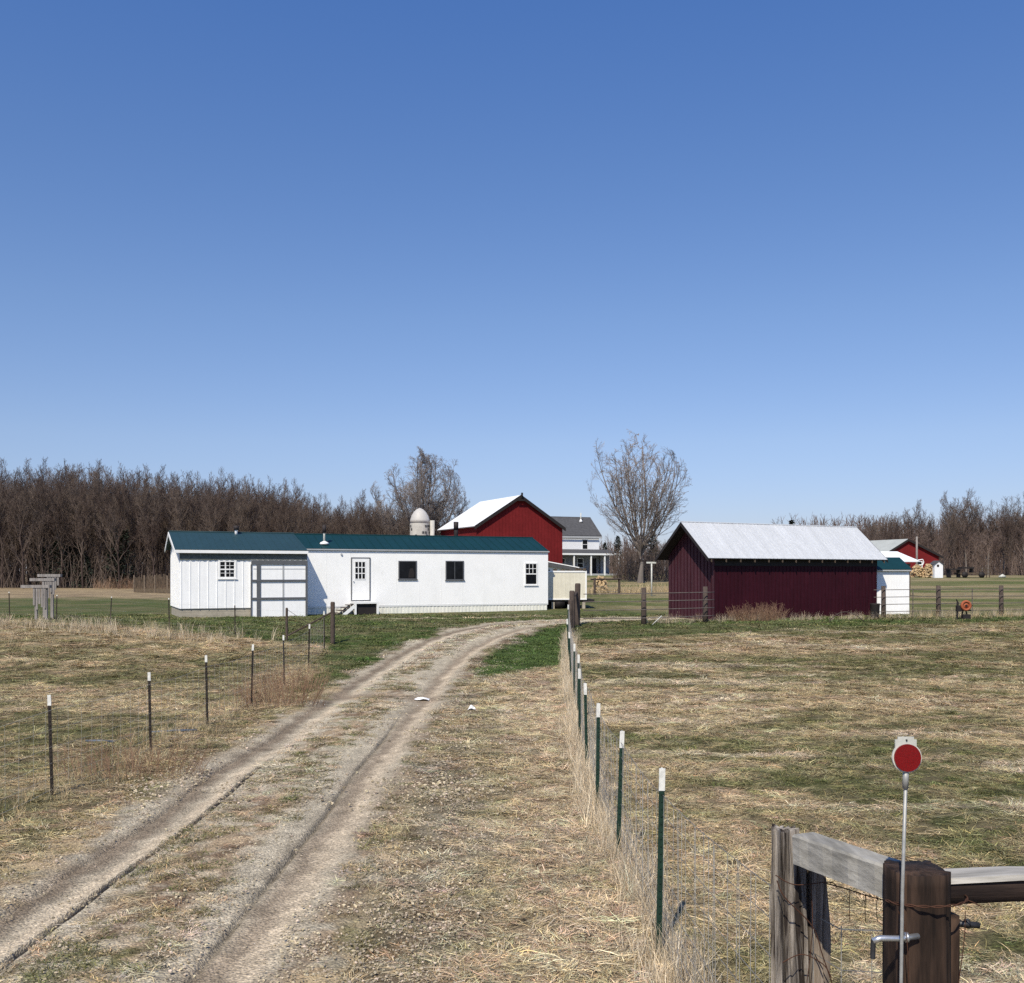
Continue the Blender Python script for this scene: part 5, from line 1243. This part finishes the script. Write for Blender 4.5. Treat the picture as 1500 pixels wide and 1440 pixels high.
brush('undergrowth', [(-50, 117), (-30, 117)], (.4, 1.6), 700, 'bush', 'low reddish brush at the left wood edge', 5, spread=3, r=.014)
# deep wood beyond: instanced rows of the same trees, one mass
def deep(name, x0, x1, y0, y1, n, hgt, label, mat):
    rnd = random.Random(len(name)+n); mb = MB()
    for k in range(n):
        x = rnd.uniform(x0, x1); y = rnd.uniform(y0, y1); z = float(base_z(x, y)); h = rnd.uniform(.7, 1)*hgt(x, y)
        mb.tube([(x, y, z), (x+rnd.gauss(0, .3), y, z+h*.6), (x+rnd.gauss(0, .6), y, z+h)], [.16, .10, .02], 4, False)
        for q in range(12):
            a = rnd.uniform(.25, .95); p = Vector((x, y, z+h*a)); L = h*.22*(1.2-a*.7); d = Vector((rnd.gauss(0, .6), rnd.gauss(0, .6), 1)).normalized()
            mb.tube([p, p+d*L], [.045, .015], 3, False)
            for w_q in range(2): p2 = p+d*L*rnd.uniform(.3, .8); d2 = (d+Vector((rnd.gauss(0, .5), rnd.gauss(0, .5), .2))).normalized(); mb.tube([p2, p2+d2*L*.5], [.022, .01], 3, False)
    return tag(mb.build(name, M[mat]), label, kind='stuff')
deep('deep_wood', -120, 2, 162, 215, 1500, lambda x, y: max(9.0, 13.5-(x+60)*.07)*y/170, 'deep brown wood behind the front trees at left', 'twig_wood')
deep('deep_wood', 60, 150, 178, 225, 800, lambda x, y: 11*y/180, 'deep grey-brown wood behind the front trees at right', 'twig_far')
deep('deep_wood', 2, 75, 200, 260, 520, lambda x, y: 8.5, 'low distant tree line beyond the farm', 'twig_far')

# ---------------------------------------------------------------- dead weeds near the fences
def clump(x, y, w, h, n, mat, label, seed, cat='weeds', name='weed_clump', group=None, r=.004):
    rnd = random.Random(seed); b = at_ground(x, y); mb = MB()
    for k in range(n):
        a = rnd.uniform(0, 6.28); q = w*math.sqrt(rnd.random()); px_, py_ = math.cos(a)*q, math.sin(a)*q*.7; hh_ = h*rnd.uniform(.45, 1.1)*(1-.4*(q/w)**2)
        d = Vector((px_/w*.45+rnd.gauss(0, .15), py_/w*.3+rnd.gauss(0, .15), 1)); z = gz(x+px_, y+py_)-b.z; p = Vector((px_, py_, z-.02))
        mb.tube([p, p+d*hh_*.5, p+d*hh_+Vector((rnd.gauss(0, .06), rnd.gauss(0, .06), -.02))*h], [r, r*.8, r*.4], 3, False)
        for m_ in range(4):
            s = p+d*hh_*rnd.uniform(.35, .95); mb.tube([s, s+Vector((rnd.gauss(0, .35), rnd.gauss(0, .35), rnd.uniform(.1, .7)))*hh_*.3], [r*.6, r*.35], 3, False)
    return tag(mb.build(name, M[mat], loc=b), label, cat, group)
clump((1103-PX0)/F*43, 43.0, 1.0, .85, 240, 'bush', 'bare reddish bush against the maroon shed front', 1, 'bush', 'bare_bush', r=.008)
clump((1135-PX0)/F*43.2, 43.6, .5, 1.0, 70, 'bush', 'taller thin weeds right of the bush at the maroon shed', 2, 'weeds', r=.007)
clump(-5.0, 21.2, .95, .85, 230, 'bush', 'red-brown weed clump by the fourth post of the left fence', 3, r=.004)
clump(-5.3, 24.0, .8, .75, 120, 'bush', 'smaller red-brown weeds further along the left fence', 4, r=.004)
clump(-5.3, 13.8, 1.0, .62, 230, 'bush', 'brown dead weeds beside the first tall post of the left fence', 5, r=.003)
# thin bare weed stalks on the verge
for i, (px, py, h) in enumerate(((767, 1215, .62), (812, 1300, .5), (828, 1345, .55), (833, 1435, .6))):
    D = F*2.8/(py-HY); x = (px-PX0)/F*D; clump(x, D, .06, h, 4, 'bush', ['farthest', 'second farthest', 'second nearest', 'nearest'][i]+' thin dead stalk standing on the verge left of the wire fence', 20+i, 'weed', 'weed_stalk', r=.0022)
# tall straw along fence lines and in the shed weeds
xs = []; ys = []; hs = []; cs = []
def line_grass(pts, dens, wid, sc, col, cv=.15):
    for (x0, y0), (x1, y1) in zip(pts[:-1], pts[1:]):
        n = int(math.hypot(x1-x0, y1-y0)*dens); t = rng.random(n); xs.append(x0+(x1-x0)*t+rng.normal(0, wid, n)); ys.append(y0+(y1-y0)*t+rng.normal(0, wid*.6, n)); hs.append(sc*rng.uniform(.45, 1.15, n)); cs.append(np.clip(col*(1+rng.normal(0, cv, (n, 1))), .02, .8))
line_grass([(1.12, 6.2), (1.1, 8.5), (1.0, 11.7), (1.05, 14), (1.1, 16.3), (1.3, 20), (1.5, 26), (1.8, 31), (2.1, 36)], 40, .12, .60, PALE*1.05)
line_grass([(-5.9, 8), (-5.75, 12.4), (-5.6, 15.4), (-5.55, 20), (-5.6, 25), (-5.9, 29)], 13, .3, .55, STRAW*.95)
line_grass([(6, 40.5), (9, 42.6), (12.5, 44), (18.6, 46.5), (24, 48), (34, 50)], 15, .45, .62, PALE*.85, .25)
line_grass([(18.5, 45.2), (24, 46.5), (32, 48)], 14, .9, .6, STRAW)
line_grass([(-30, 42), (-20.5, 40.5), (-14, 36.5), (-10, 34.5)], 16, .9, .85, PALE*.95)
line_grass([(-30, 37), (-21, 36), (-16, 33)], 12, 1.4, .6, STRAW)
line_grass([(4, 74), (10, 78), (18, 82)], 14, 1.0, 1.3, STRAW*.95)
x = np.concatenate(xs); y = np.concatenate(ys); h = np.concatenate(hs); t = np.concatenate(cs)
scatter('tall_dead_grass', 'tall', np.stack([x, y, ground_z(x, y)], 1), t, h*np.where(y > 30, 1.35, 1.15), 'tall pale dead grass standing along the fences')
